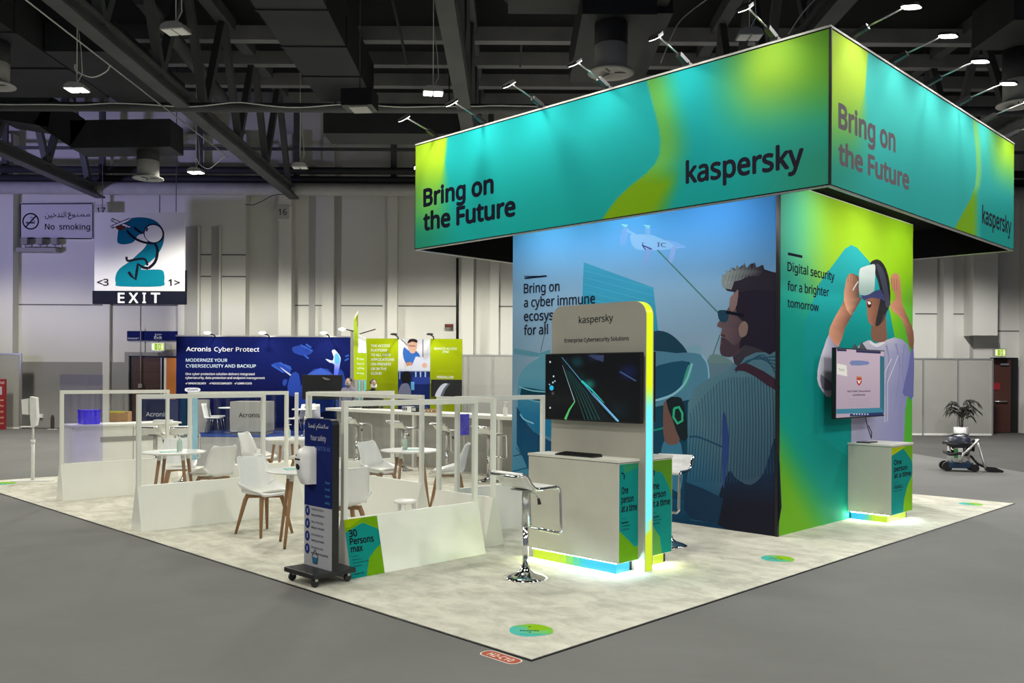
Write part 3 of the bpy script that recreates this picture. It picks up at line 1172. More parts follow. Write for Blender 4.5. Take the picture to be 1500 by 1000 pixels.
# forearms
fl = lambda x, y: mix((196, 138, 112), (104, 70, 56), sm(x, 1226, 1244))
A.poly([(1214, 490), (1220, 470), (1230, 452), (1236, 440), (1240, 420), (1243, 405), (1256, 410), (1256, 440), (1250, 458), (1238, 480), (1228, 508)], fl, 2)
A.poly([(1236, 440), (1238, 418), (1241, 405), (1246, 400), (1252, 402), (1258, 406), (1259, 420), (1258, 434), (1262, 436), (1257, 446), (1246, 462)], lambda x, y: mix((204, 148, 120), (92, 66, 56), sm(x, 1240, 1254)), 2)
for i in range(4):
    A.line([(1242 + i * 4, 402 + i * .8), (1242 + i * 4, 414 + i)], .012, (128, 88, 72))
A.line([(1249, 425), (1253, 418), (1257, 412)], .02, (200, 205, 210))
A.poly([(1304, 446), (1310, 440), (1312, 434), (1308, 424), (1304, 412), (1306, 403), (1311, 400), (1316, 402), (1319, 412), (1320, 432), (1322, 446), (1332, 470), (1338, 486), (1338, 510), (1332, 506),
        (1326, 480), (1318, 464), (1308, 456)], lambda x, y: mix((190, 130, 104), (118, 78, 62), sm(x, 1316, 1334)), 2)
for i in range(3):
    A.line([(1306 + i * 3.6, 408), (1307 + i * 3.4, 426)], .012, (120, 80, 66))
# head, neck and headset
A.poly([(1276, 484), (1280, 470), (1296, 460), (1298, 480), (1299, 497), (1290, 501), (1278, 498)], (116, 82, 66), 2)
A.poly([(1270, 433), (1270, 452), (1271, 466), (1274, 474), (1283, 477), (1294, 470), (1300, 452), (1298, 436)], lambda x, y: mix((150, 100, 78), (66, 52, 50), sm(x, 1276, 1292)), 2)
A.poly([(1274, 386), (1282, 380), (1290, 382), (1298, 394), (1303, 415), (1304, 440), (1300, 455), (1294, 462), (1290, 474), (1282, 477), (1286, 455), (1290, 430), (1282, 400)], (40, 38, 42), 2)
A.poly([(1283, 386), (1292, 392), (1298, 410), (1302, 432), (1304, 446), (1298, 450), (1294, 428), (1288, 404)], (64, 66, 84), 2)
A.poly([(1262, 432), (1278, 428), (1290, 424), (1296, 440), (1290, 438), (1276, 436), (1266, 440)], (62, 66, 110), 2)
A.poly([(1259, 395), (1264, 391), (1274, 388), (1281, 387), (1282, 395), (1281, 420), (1279, 427), (1270, 432), (1262, 432), (1258, 428), (1258, 410)], lambda x, y: mix((206, 220, 214), (150, 176, 172), sm(y, 395, 435)), 2)
A.poly([(1270, 441), (1274, 440), (1277, 444), (1275, 450), (1271, 450)], (60, 30, 30), 2)
A.poly([(1270.5, 441.5), (1274, 441), (1276, 445), (1272, 446)], (240, 236, 230))
# words
A.line([(1154, 371.5), (1175, 376)], .03, INK)
for body_, x0, y0, x1, y1, cap in (('Digital security', 1153.5, 396.5, 1222, 411, 13), ('for a brighter', 1153.5, 425, 1214, 434, 13), ('tomorrow', 1153.5, 449, 1199, 456, 12)):
    A.text(body_, (x0, y0), (x1, y1), cap, INK, .03)
m.build('headset_mural', tower, world=True)
# black edge profile and the plain rear faces
m = MB()
w_, d_ = TU1 - TU0, TV1 - TV0
m.box(-.015, .02, -.015, .02,   .016, 3.84, BLACK)
m.build('corner_profile', tower)
m = MB()
m.box(.0, w_, .0, d_,   .016, 3.84, WHITE)
m.build('core', tower)

# sign box -----------------------------------------------------------
HU0, HU1, HV0, HV1, HZ0, HZ1 = 3.82, 9.36, -.06, 5.85, 3.455, 4.88
sign = thing('overhead_sign_box', 'big square overhead box printed lime and teal round the tower top', 'sign', S(HU0, HV0, HZ0), RZ)
hw, hd, hh = HU1 - HU0, HV1 - HV0, HZ1 - HZ0


def hdr_left(x, y):
    teal = mix((34, 186, 188), (26, 168, 164), sm(y, 170, 340))  # teal darkens downward: part of the lamp falloff is in the colour
    lime = mix((172, 214, 48), (104, 190, 96), sm(y, 230, 310))
    lime = mix(lime, (40, 150, 120), sm(y, 300, 350))
    bx = 656 - .09 * (y - 200)
    c = mix(lime, teal, sm(x, bx - 4 - max(0, y - 240) * .2, bx + 2 + max(0, y - 240) * .35))
    # right-hand curve
    cx = lerp_pts([(100, 941), (130, 949), (160, 957), (185, 963), (205, 966), (225, 965), (240, 958), (255, 944), (272, 922), (290, 903), (310, 888), (330, 875)], y)
    if x > cx:
        g = mix((112, 200, 96), teal, sm(x, cx + 8, cx + 55))
        g = mix(g, mix((128, 176, 22), teal, sm(x, 935 + (330 - y) * .6, 985 + (330 - y) * .3)), sm(y, 235, 275))
        g = mix(g, mix((160, 210, 70), (116, 186, 60), sm(x, 1130, 1215)), sm(x, 1020, 1120) * (1 - sm(y, 90 + (1213 - x) * .1, 235)))
        g = mix(g, (58, 150, 118), sm(y, 150, 240) * sm(x, 1050, 1210) * .8)
        c = mix(c, g, sm(x, cx, cx + 3))
    return c


def hdr_right(x, y):
    teal = mix((70, 196, 190), (44, 160, 156), sm(y, 150, 330))  # some of the arm lamps' falloff is put into this teal too
    lime = mix((180, 216, 70), (122, 190, 96), sm(y, 110, 210))
    lime = mix(lime, (52, 156, 140), sm(y, 170, 260))
    bx = 1271 - .07 * (y - 77)
    c = mix(lime, teal, sm(x, bx - 1 - max(0, y - 130) * .25, bx + 1.5 + max(0, y - 130) * .25))
    cx = lerp_pts([(150, 1422), (183, 1425), (220, 1429), (250, 1430), (272, 1428), (290, 1422), (310, 1411), (330, 1400), (345, 1392)], y)
    if x > cx:
        g = mix((120, 196, 120), teal, sm(x, cx + 4, cx + 11))
        g = mix(g, mix((112, 160, 24), teal, sm(x, 1424, 1436)), sm(y, 268, 290))
        g = mix(g, mix((150, 206, 70), (156, 200, 40), sm(x, 1466, 1486)), sm(x, 1440, 1470) * (1 - sm(y, 215, 275 + (x - 1440) * .6)))
        g = mix(g, (18, 140, 134), sm(y, 270, 340) * sm(x, 1432, 1440))
        c = mix(c, g, sm(x, cx, cx + 1))
    return c


m = MB()
m.box(HU0, HU0 + .04, HV0, HV1, HZ0, HZ1, BLACKCLOTH)
m.v = [tuple(S(*p)) for p in m.v]
A = Art(m, S(HU0, HV1, HZ0), -eV)
A.field(hdr_left, 0.012, hd - .012, 0.012, hh - .012, 260, 64)
A.text('Bring on', (621, 302), (722, 282), 24, INK, .065)
A.text('the Future', (621, 337), (754, 315), 24, INK, .065)
A.text('kaspersky', (1005.5, 268), (1176, 243), 30, (36, 34, 50), .05)
m.build('printed_panel', sign, world=True)
m = MB()
m.box(HU0 + .04, HU1, HV0, HV0 + .04, HZ0, HZ1, BLACKCLOTH)
m.v = [tuple(S(*p)) for p in m.v]
A = Art(m, S(HU0, HV0, HZ0), eU, k=1.12)
A.field(hdr_right, 0.012, hw - .012, 0.012, hh - .012, 260, 64)
GR = (104, 98, 104)
A.text('Bring on', (1229, 186), (1311, 222), 34, GR, .065)
A.text('the Future', (1229, 239), (1331, 277), 30, GR, .065)
A.text('kaspersky', (1439, 326), (1481, 343), 24, INK, .045)
m.build('printed_panel', sign, world=True)
m = MB()
m.box(.04, hw, hd - .04, hd, 0, hh, BLACKCLOTH)
m.build('rear_panel', sign)
m = MB()
m.box(hw - .04, hw, .04, hd - .04, 0, hh, BLACKCLOTH)
m.build('side_panel', sign)
m = MB()
m.box(.04, hw - .04, .04, hd - .04, .40, .44, BLACKCLOTH)
m.build('dark_soffit', sign)
m = MB()
for a in ((0, hw, -.004, .03, -.012, 0), (0, hw, hd - .03, hd + .004, -.012, 0), (-.004, .03, .03, hd - .03, -.012, 0), (hw - .03, hw + .004, .03, hd - .03, -.012, 0)):
    m.box(*a, ALU)
for a in ((0, hw, -.004, .035, hh, hh + .02), (0, hw, hd - .035, hd, hh, hh + .02), (-.004, .035, .035, hd - .035, hh, hh + .02), (hw - .035, hw, .035, hd - .035, hh, hh + .02)):
    m.box(*a, WHITE_PAINT)
m.box(-.006, .012, -.012, .006, 0, hh, BLACK)
m.build('frame_profile', sign)

# arm spotlights on the sign box
def arm_spot(pos, ang, lab, energy=15, tilt=-.62):
    """arm leans out along local -x, lamp shines back at the panel"""
    t = thing('arm_spotlight', lab, 'spotlight', pos, ang, 'arm spotlights along the sign box top')
    m = MB()
    m.box(-.03, .03, -.04, .04, 0, .03, BLACK)
    m.beam((.0, 0, .03), (-.16, 0, .085), .055, .045, BLACK)
    m.build('clamp', t)
    m = MB()
    m.tube([(-.14, 0, .08), (-.5, 0, .165)], .009, ALU, 6)
    m.build('arm', t)
    m = MB()
    M = Matrix.Translation((-.55, 0, .15)) @ Matrix.Rotation(tilt, 4, 'Y')
    m.prism([(-.085, -.04), (-.05, -.062), (.05, -.062), (.085, -.04), (.085, .04), (.05, .062), (-.05, .062), (-.085, .04)], 0, .025, BLACK, 'z')
    m.v = [tuple(M @ Vector(p)) for p in m.v]
    m.build('lamp_head', t)
    m = MB()
    m.prism([(-.078, -.036), (-.046, -.056), (.046, -.056), (.078, -.036), (.078, .036), (.046, .056), (-.046, .056), (-.078, .036)], -.006, 0, LAMPGLOW, 'z')
    m.v = [tuple(M @ Vector(p)) for p in m.v]
    m.build('lens', t)
    p = Matrix.Translation(pos) @ Matrix.Rotation(ang, 4, 'Z')
    a = p @ Vector((-.56, 0, .12))
    b = p @ Vector((-.02, 0, -.55))
    light('SPOT', 'arm_spot_light', a, energy, (1, .97, .9), b, spot_size=2.1, spot_blend=.9, shadow_soft_size=.04)


lw = ['leftmost lamp on the left face of the sign box', 'second lamp from the left end on the left face of the sign box', 'third lamp from the left end on the left face of the sign box',
      'lit lamp in front of the round diffuser on the left face of the sign box', 'fifth lamp from the left end on the left face of the sign box', 'lamp nearest the corner on the left face of the sign box']
for v, lab in zip((5.42, 4.49, 3.5, 2.51, 1.47, .49), lw):
    arm_spot(S(HU0 + .02, v, HZ1 + .02), RZ, lab)
rw = ['lamp nearest the corner on the right face of the sign box', 'second lamp from the corner on the right face of the sign box', 'third lamp from the corner on the right face of the sign box',
      'fourth lamp from the corner on the right face of the sign box', 'fifth lamp from the corner on the right face of the sign box', 'lamp at the far end on the right face of the sign box']
for u, lab in zip((4.3, 5.24, 6.2, 7.17, 8.09, 9.09), rw):
    arm_spot(S(u, HV0 + .02, HZ1 + .02), RZ + PI / 2, lab, 21, -.2)
# lamp on the far left side of the box
arm_spot(S(HU0 + .5, HV1 - .02, HZ1 - .25), RZ - PI / 2, 'bright lamp at the left end of the sign box, round the side')

# small spots under the box washing the tower faces
def wash_spot(u, v, tu, tv, lab, e=30):
    t = thing('wash_spotlight', lab, 'spotlight', S(u, v, HZ0 + .20), RZ, 'wash spotlights under the sign box')
    m = MB()
    m.box(-.05, .05, -.05, .05, .03, .12, BLACK)
    m.build('housing', t)
    m = MB()
    m.box(-.04, .04, -.04, .04, .02, .03, LAMPGLOW)
    m.build('lens', t)
    light('SPOT', 'wash_light', S(u, v, HZ0 + .18), e, (1, .98, .92), S(tu, tv, 2.9), spot_size=2.7, spot_blend=.8, shadow_soft_size=.06)


for i, v in enumerate((4.3, 3.0, 1.7)):
    wash_spot(3.98, v, TU0, v, 'small spot under the sign box over the %s third of the street picture' % ('left', 'middle', 'right')[i])
for i, u in enumerate((5.6, 6.9, 8.2)):
    wash_spot(u, .1, u, TV0, 'small spot under the sign box over the %s third of the headset picture' % ('left', 'middle', 'right')[i])
# ------------------------------------------------------------------ kiosk, counters and screens
def print_side(A, w_, h_, style, txt=True):
    """tall printed side of a counter, in metres from its lower left corner"""
    A.pixel = False
    A.rect(0, 0, w_, h_, (14, 136, 130))
    if style == 0:
        A.poly([(0, 0), (w_, 0), (w_, h_ * .14), (w_ * .82, h_ * .135), (0, h_ * .33)], (104, 160, 20))
        A.poly([(w_ * .12, h_), (w_, h_), (w_, h_ * .96), (w_ * .3, h_ * .90)], (46, 140, 100))
    elif style == 1:
        A.poly([(w_ * .0, h_), (w_, h_), (w_, h_ * .60), (w_ * .85, h_ * .72), (w_ * .6, h_ * .86), (0, h_ * .93)], (86, 140, 36))
        A.poly([(0, 0), (w_ * .6, 0), (w_ * .5, h_ * .18), (w_ * .25, h_ * .3), (0, h_ * .34)], (92, 160, 74))
    else:
        A.poly([(0, h_), (0, h_ * .88), (w_ * .55, h_ * .97), (w_ * .7, h_)], (170, 190, 20))
        A.poly([(w_ * .7, h_), (w_ * .55, h_ * .97), (w_ * .9, h_ * .8), (w_, h_ * .72), (w_, h_)], (110, 170, 30))
        A.poly([(w_ * .55, 0), (w_, 0), (w_, h_ * .55), (w_ * .75, h_ * .38), (w_ * .6, h_ * .2)], (120, 176, 30))
    if style < 2:
        # little hand and phone mark
        A.rect(w_ * .1, h_ * .9, w_ * .22, h_ * .915, INK)
        A.poly([(w_ * .2, h_ * .91), (w_ * .28, h_ * .89), (w_ * .27, h_ * .85), (w_ * .22, h_ * .84), (w_ * .23, h_ * .87)], INK)
    if txt:
        y0 = h_ * (.74 if style == 2 else .70)
        A.text('One', (w_ * .12, y0), (w_ * .46, y0), .055, INK, .06)
        A.text('person', (w_ * .12, y0 - .078), (w_ * .74, y0 - .078), .055, INK, .06)
        A.text('at a time', (w_ * .12, y0 - .156), (w_ * .92, y0 - .156), .055, INK, .06)
        A.rect(w_ * .12, y0 - .215, w_ * .34, y0 - .212, INK)
        for k, t in enumerate(('Only one person', 'in the demo area', 'at any time')):
            A.text(t, (w_ * .12, y0 - .255 - k * .03), (w_ * (.5 + .05 * (k == 1)), y0 - .255 - k * .03), .015, INK, .02)
        A.text('kaspersky', (w_ * .12, h_ * .395), (w_ * .44, h_ * .395), .015, INK, .03)


def counter(lab, u0, u1, v0, v1, zt, led_a, led_b, side_style, z0=.115, plinth=(.05, .05, .06, .02)):
    t = thing('counter', lab, 'counter', S(u0, v0), RZ)
    w_, d_ = u1 - u0, v1 - v0
    m = MB()
    m.box(0, w_, 0, d_, z0, zt - .028, COUNTER)
    m.build('body', t, bevel=.004)
    m = MB()
    m.box(-.006, w_, -.008, d_ + .006, zt - .022, zt, COUNTER_TOP)
    m.box(.004, w_ - .004, .004, d_ - .004, zt - .029, zt - .021, BLACK)
    m.build('worktop', t)
    m = MB()
    A = Art(m, S(u0 + .012, v0 - .001, z0 + .005), eU)
    print_side(A, w_ - .02, zt - .04 - z0, side_style)
    m.build('printed_side', t, world=True)
    m = MB()
    pl_, pr_, pf, pb = plinth
    A = Art(m, S(u0 + pl_, v1 - pb, ZC), -eV, m=LEDEDGE)
    A.pixel = False
    n = 12
    L = d_ - pf - pb
    for i in range(n):
        A.L = 0
        a, b = L * i / n, L * (i + 1) / n
        tt = (i + .5) / n
        A.rect(a, .0, b, z0 - ZC, mix(led_a, led_b, sm(tt, .3, .7)))
    A = Art(m, S(u0 + pl_, v0 + pf, ZC), eU, m=LEDEDGE)
    A.pixel = False
    A.rect(0, 0, w_ - pl_ - pr_, z0 - ZC, led_b)
    m.build('lit_plinth', t, world=True)
    m = MB()
    m.box(pl_ + .01, w_ - .005, pf + .01, d_ - pb - .01, ZC, z0 + .01, BLACK)
    m.build('plinth_core', t)
    m = MB()
    m.box(pl_ - .012, pl_ - .002, pf - .01, d_ - pb, z0 - .011, z0 - .001, LEDWHITE)
    m.box(pl_ - .012, w_ - pr_, pf - .012, pf - .002, z0 - .011, z0 - .001, LEDWHITE)
    m.build('led_strip', t)
    return t


LIME, CYAN = (200, 232, 20), (10, 205, 245)
KU0, KU1 = 2.44, 2.56
KV0 = onu(945.5, KU0)
KV1 = onu(808, KU0)
counter('pale counter in front of the grey totem, with keyboard on it', 2.15, KU0, 1.02, onu(775, 2.15), 1.0, LIME, CYAN, 0)
counter('pale counter behind the grey totem, facing the tower', KU1, 2.95, 1.02, 2.09, 1.0, LIME, LIME, 1, plinth=(.0, .05, .06, .02))
# totem
tot = thing('totem_board', 'tall grey rounded totem board with lit yellow and cyan edge', 'display board', S(KU0, KV0), RZ)
KD, KZ, KR = KV1 - KV0, 2.385, .13
out = [(0, ZC), (KD, ZC), (KD, KZ - KR)]
for i in range(1, 9):
    an = PI / 2 * i / 8
    out.append((KD - KR + KR * math.cos(an), KZ - KR + KR * math.sin(an)))
out.append((KR, KZ))
for i in range(1, 9):
    an = PI / 2 * i / 8
    out.append((KR - KR * math.sin(an), KZ - KR + KR * math.cos(an)))
m = MB()
m.prism(out, 0, .012, TOTEM, 'x')
m.prism(out, KU1 - KU0 - .012, KU1 - KU0, TOTEM, 'x')
A = Art(m, S(KU0 - .0005, KV1), -eV)
A.text('kaspersky', (848, 473.5), (898, 470), 9.5, INK, .02)
A.text('Enterprise Cybersecurity Solutions', (827, 501.5), (921, 498), 5.4, INK, .035)
# the printed words are placed in world space, the boards in local: bring both to local
Ti = (Matrix.Translation(tot.location) @ tot.rotation_euler.to_matrix().to_4x4()).inverted()
nb = 4 * len(out)
m.v = m.v[:nb] + [tuple(Ti @ Vector(p)) for p in m.v[nb:]]
m.build('board_faces', tot)
m = MB()
inner = [(max(.004, min(KD - .004, a)), max(ZC, min(KZ - .004, b))) for a, b in out]


def led_col(z, x):
    if z < .34 + x * 1.1:
        return (206, 232, 24)
    return mix((120, 250, 255), (236, 255, 20), sm(z, 1.42, 1.66))


edge = []
for (a, b), (c_, d_) in zip(out, out[1:] + out[:1]):
    k = max(1, int(abs(d_ - b) / .06))
    for i in range(k):
        edge.append((a + (c_ - a) * i / k, b + (d_ - b) * i / k))
edge.append(out[0])
x0, x1 = .012, KU1 - KU0 - .012
for (a, b), (c_, d_) in zip(edge, edge[1:]):
    q = [(x1, a, b), (x0, a, b), (x0, c_, d_), (x1, c_, d_)]
    m.poly(q, LEDEDGE, False, [rgb(*led_col(z, x)) for x, y, z in q])
m.build('led_edge', tot)


def screen_tv(lab, o, ex, w_, h_, depth, art, back=True):
    t = thing('wall_screen', lab, 'screen', o, math.atan2(ex.y, ex.x))
    m = MB()
    m.box(-.012, w_ + .012, .0, depth, -.016, h_ + .012, BLACK)
    m.build('bezel', t, bevel=.003)
    m = MB()
    n = Vector(ex).cross(Vector((0, 0, 1)))
    A = Art(m, Vector(o) + n * .0005, ex, m=LCD)
    art(A, w_, h_)
    m.build('picture', t, world=True)
    if back:
        m = MB()
        m.box(w_ * .3, w_ * .7, depth, depth + back, h_ * .3, h_ * .7, BLACK)
        m.build('bracket', t)
    return t


def art_dark(A, w_, h_):
    def base(x, y):
        c = (6, 9, 13)
        for cx_, cy_, r, col in ((847, 555, 20, (10, 50, 48)), (863, 563, 14, (24, 120, 112)), (845, 530, 16, (12, 60, 66)), (920, 545, 22, (16, 24, 70)), (870, 520, 16, (30, 44, 80)), (905, 600, 24, (6, 26, 34))):
            c = mix(c, col, (1 - sm(math.hypot(x - cx_, (y - cy_) * 1.2), 0, r)) * .9)
        return c
    A.field(base, 0, w_, 0, h_, 50, 30)
    A.poly([(820, 524), (832, 523), (893, 616), (865, 615)], (12, 22, 28))
    for i in range(5):
        A.line([(826 + i * 2, 540 + i), (843 + i * 4, 575), (857 + i * 5.4, 615)], .006, (30, 96, 86), 0, (.3, 1.2))
    A.line([(823, 523), (870, 580), (904, 616)], .012, (90, 150, 190), 0, (.4, 1.3))
    A.line([(852, 558), (868, 572), (885, 590)], .022, (40, 200, 190), 3, (1, .2))
    A.line([(842, 588), (834, 600), (828, 614)], .02, (90, 190, 110), 0, (.5, 1.4))
    A.line([(824, 535), (842, 588)], .008, (160, 190, 200), 0, (.3, 1))
    A.line([(868, 575), (906, 617)], .014, (120, 190, 230), 0, (.4, 1.2))
    A.poly([(862, 520), (885, 520), (884, 530), (872, 526)], (52, 62, 96))
    A.line([(908, 544), (932, 558)], .012, (60, 84, 130))
    for px, py, r, col in ((808, 568, 3.2, (40, 190, 240)), (810, 560, 1.2, (190, 220, 240)), (811, 551, 1.2, (190, 220, 240)), (805, 563, 1, (150, 200, 230)), (810, 576, 2, (70, 70, 80)),
                           (806, 530, 1.3, (200, 210, 220)), (806, 597, 1.3, (200, 210, 220)), (813, 520 + 38, 1, (180, 220, 240))):
        A.oval(px, py, r, r * 1.2, col, 8)


uT = 2.36
vT = onu(937, uT)
wT = onu(800, uT) - vT
screen_tv('wide dark screen with green streaks on the totem board', S(uT, vT + wT, 1.325), -eV, wT, .595, .045, art_dark, .034)
screen_tv('back of kiosk screen seen edge on, right of the lit totem edge', S(2.64, 1.0, 1.33), eV, 1.08, .6, .045, lambda A, w_, h_: A.field(lambda x, y: (8, 10, 14), 0, w_, 0, h_, 2, 2), .03)


def art_page(A, w_, h_):
    A.field(lambda x, y: mix((196, 176, 190), (176, 158, 172), sm(y, 520, 600)), 0, w_, 0, h_, 12, 12)
    A.poly([(1289, 521), (1295, 522), (1295, 604), (1289, 602)], (50, 110, 128))
    A.poly([(1225, 599), (1289, 597), (1295, 602), (1295, 604), (1225, 606)], (60, 128, 150))
    A.poly([(1226, 510.5), (1240, 511.4), (1240, 514.5), (1226, 514)], (48, 52, 84))
    A.poly([(1254, 512.2), (1290, 514.5), (1290, 518), (1254, 516)], (48, 50, 84))
    A.poly([(1247, 528), (1271, 529), (1271, 534), (1247, 535)], (120, 132, 176), 2)
    A.poly([(1245, 606), (1294, 603.5), (1294, 608), (1245, 610)], (40, 52, 96))
    for i in range(6):
        A.rect(1250 + i * 4, 605.6, 1252 + i * 4, 607.4, (190, 200, 215))
    A.poly([(1226, 532), (1240, 535), (1241, 551), (1226, 548)], (228, 226, 214))
    A.text('Test', (1228, 543), (1237, 543.6), 4, (120, 118, 110))
    A.poly([(1254.5, 551), (1262, 551.5), (1262, 560), (1258.5, 565), (1255, 561)], (170, 50, 40))
    A.poly([(1254.5, 551), (1262, 551.5), (1261.6, 554), (1254.6, 553.6)], (190, 120, 60))
    A.text('v', (1256, 561), (1260.6, 561), 6.2, (240, 236, 220), .06)
    A.text('See Public Documents', (1241, 574.2), (1275, 573.6), 2.6, INK, .04)
    A.text('Confidential', (1249, 579.6), (1267, 579.2), 2.6, INK, .04)
    for i in range(4):
        A.line([(1243, 584.5 + i * 3.4), (1275 - 3 * (i == 3), 584 + i * 3.3)], .003, (150, 140, 160))


vR = .82
uR0, uR1 = onv(1225, vR), onv(1295, vR)
screen_tv('big upright screen with pale pink page, over the counter by the headset picture', S(uR0, vR, 1.265), eU, uR1 - uR0, .79, .05, art_page, .12)
m = MB()
m.tube([S(6.95, .93, 1.27), S(6.96, .9, 1.12), S(6.99, .88, 1.02), S(7.02, .88, .98), S(7.03, .88, 1.05), S(6.98, .9, 1.14)], .006, BLACK, 5)
tag(m.build('loose_cable'), 'loop of thin black cable hanging under the big upright screen', 'cable')
counter('pale counter against the headset picture, lit lime at its foot', 6.62, 7.28, .48, .998, .94, (30, 200, 240), LIME, 2, z0=.11)

# keyboard on the front counter
t = thing('keyboard', 'black computer keyboard lying on the front counter', 'keyboard', S(2.245, 1.55, 1.0), RZ)
m = MB()
m.prism([(-.07, 0), (.07, 0), (.07, .022), (-.07, .012)], -.22, .22, BLACK, 'y')
m.build('base', t)
m = MB()
for i in range(5):
    for j in range(15):
        x = -.058 + i * .026
        y = -.21 + j * .028
        m.box(x, x + .021, y, y + .023, .012 + .0022 * i, .019 + .0024 * i, SCREENBLACK)
m.build('keys', t)
m = MB()
m.prism([(-.12, -.08), (.12, -.08), (.12, .08), (-.12, .08)], 0, .015, SCREENBLACK, 'z')
o = m.build('closed_laptop')
o.location = S(6.8, .84, .94)
o.rotation_euler = (0, 0, RZ)
tag(o, 'flat dark tablet lying on the counter under the big upright screen', 'tablet')

# ------------------------------------------------------------------ bar stools
def stool_mesh(t):
    m = MB()
    m.lathe([(.19, 0), (.19, .008), (.15, .022), (.08, .045), (.045, .075), (.04, .10)], CHROME, n=28)
    m.build('base', t)
    m = MB()
    m.tube([(0, 0, .09), (0, 0, .46)], .026, CHROME, 14)
    m.tube([(0, 0, .44), (0, 0, .745)], .033, ALU, 14)
    m.box(-.09, .09, -.09, .09, .742, .752, ALU)
    m.build('column', t)
    prof = catmull([(-.235, .885), (-.20, .895), (-.155, .865), (-.12, .815), (-.07, .775), (0, .765), (.12, .768), (.19, .765), (.215, .735), (.222, .66), (.228, .5), (.232, .40)], 4, False)
    m = MB()
    pts = [(x, -.19, z) for x, z in prof] + [(.232, -.17, .375), (.232, .17, .375)] + [(x, .19, z) for x, z in prof[::-1]] + [(-.245, .15, .88), (-.245, -.15, .88)]
    m.tube(pts, .0145, CHROME, 8, closed=True)
    m.build('frame', t)
    m = MB()
    sp = [p for p in prof if p[1] > .74]
    m.surf(lambda a, b: (lerp_pts([(i / (len(sp) - 1), p[0]) for i, p in enumerate(sp)], a), -.182 + .364 * b, lerp_pts([(i / (len(sp) - 1), p[1]) for i, p in enumerate(sp)], a)), 24, 4, WHITE_PLASTIC)
    m.build('seat', t, solid=.028)
    m = MB()
    m.tube([(.0, -.02, .74), (.02, -.1, .72), (.03, -.13, .66)], .006, CHROME, 5)
    lv = m.build('lever', t)
    m = MB()
    m.tube([(.028, -.125, .68), (.032, -.135, .63)], [.012, .016], BLACK, 8)
    m.build('grip', lv)


st = thing('bar_stool', 'white seated chrome bar stool in front of the kiosk counter', 'bar stool', S(1.53, 1.52, ZC), RZ - .05, 'bar stools')
stool_mesh(st)
dup(st, S(3.62, 1.52, ZC), RZ + PI + .25, 'white bar stool behind the kiosk, between totem and street picture')
for px, py, lab in ((523, 621, 'leftmost bar stool along the grey bar, seen left of the chair back'), (590, 627, 'second bar stool from the left along the grey bar'),
                    (655, 631, 'third bar stool from the left along the grey bar'), (716, 636, 'bar stool along the grey bar nearest the tower')):
    u, v = guv(px, py, .78)
    dup(st, S(u, v, ZC), RZ + random.uniform(-.1, .1), lab)
for px, py, a, lab in ((228, 645, .5, 'left one of two bar stools by the white reception desk'), (270, 640, .9, 'right one of two bar stools by the white reception desk')):
    p = ray(px) * 14.0
    dup(st, (p.x, p.y, ZC), RZ + a, lab)

# ------------------------------------------------------------------ the long bar and what stands on it
b = thing('bar_counter', 'long grey bar with white top running back from the tower', 'bar', S(6.72, 5.05), RZ)
m = MB()
m.box(-.1, .5, 0, 7.2, .995, 1.055, WHITE)
m.build('worktop', b, bevel=.004)
m = MB()
m.box(.12, .45, .02, 7.1, ZC, .995, BARGREY)
for y in (1.1, 2.4, 3.7, 5.0, 6.3):
    m.box(.112, .12, y, y + .02, ZC, .995, ALU)
m.build('body', b)
m = MB()
for y in (.55, 2.0, 4.3, 6.6):
    m.box(-.06, -.0, y, y + .06, ZC, .995, WHITE_PAINT)
m.build('front_post', b)
m = MB()
m.box(.24, .248, 1.3, 6.9, 1.056, 1.58, GLASS)
tag(m.build('acrylic_guard'), 'clear acrylic screen standing along the top of the grey bar', 'screen')
bpy.data.objects['acrylic_guard'].location = S(6.72, 5.05)
bpy.data.objects['acrylic_guard'].rotation_euler = (0, 0, RZ)


def pump_bottle(pos, lab, sc=1.0, mt=GEL):
    t = thing('pump_bottle', lab, 'hand gel', pos, 0, 'hand gel bottles')
    m = MB()
    m.lathe([(.03 * sc, 0), (.033 * sc, .01 * sc), (.033 * sc, .11 * sc), (.026 * sc, .13 * sc), (.013 * sc, .14 * sc), (.013 * sc, .15 * sc)], mt, n=14)
    m.build('bottle', t)
    m = MB()
    m.lathe([(.014 * sc, .15 * sc), (.014 * sc, .168 * sc), (.005 * sc, .17 * sc), (.005 * sc, .2 * sc)], WHITE_PLASTIC, n=10)
    m.box(-.008 * sc, .045 * sc, -.008 * sc, .008 * sc, .196 * sc, .208 * sc, WHITE_PLASTIC)
    m.build('pump', t)
    return t


p = gp(740, 608.5, 1.055)
pump_bottle((p.x, p.y, 1.055), 'gel bottle on the bar beside the tower', 1.15, WHITE_PLASTIC)
# folders and papers along the bar
for k, (px, py, w_, h_, mm, lab) in enumerate(((516, 597, .34, .1, SCREENBLACK, 'black box file on the bar, leftmost of the things there'), (541, 598, .3, .1, BLACK, 'dark equipment case on the bar, left of the grey screen post'),
                                               (598, 602, .16, .09, WHITE_PLASTIC, 'small white leaflet box on the bar'), (611, 603, .12, .09, BLACK, 'small dark leaflet box on the bar'),
                                               (634, 604, .3, .06, CARD, 'low brown tray with papers on the bar'))):
    q = gp(px, py, 1.055)
    m = MB()
    m.box(-w_ / 2, w_ / 2, -.09, .09, 0, h_, mm)
    for i in range(3):
        m.box(-w_ / 2 + .02 + i * w_ / 3.2, -w_ / 2 + .05 + i * w_ / 3.2, -.094, -.088, .02, h_ - .015, WHITE if mm != WHITE_PLASTIC else BLACK)
    o = m.build(('box_file', 'equipment_case', 'leaflet_box', 'leaflet_box', 'paper_tray')[k])
    o.location = q
    o.rotation_euler = (0, 0, RZ - PI / 2)
    tag(o, lab, 'box')

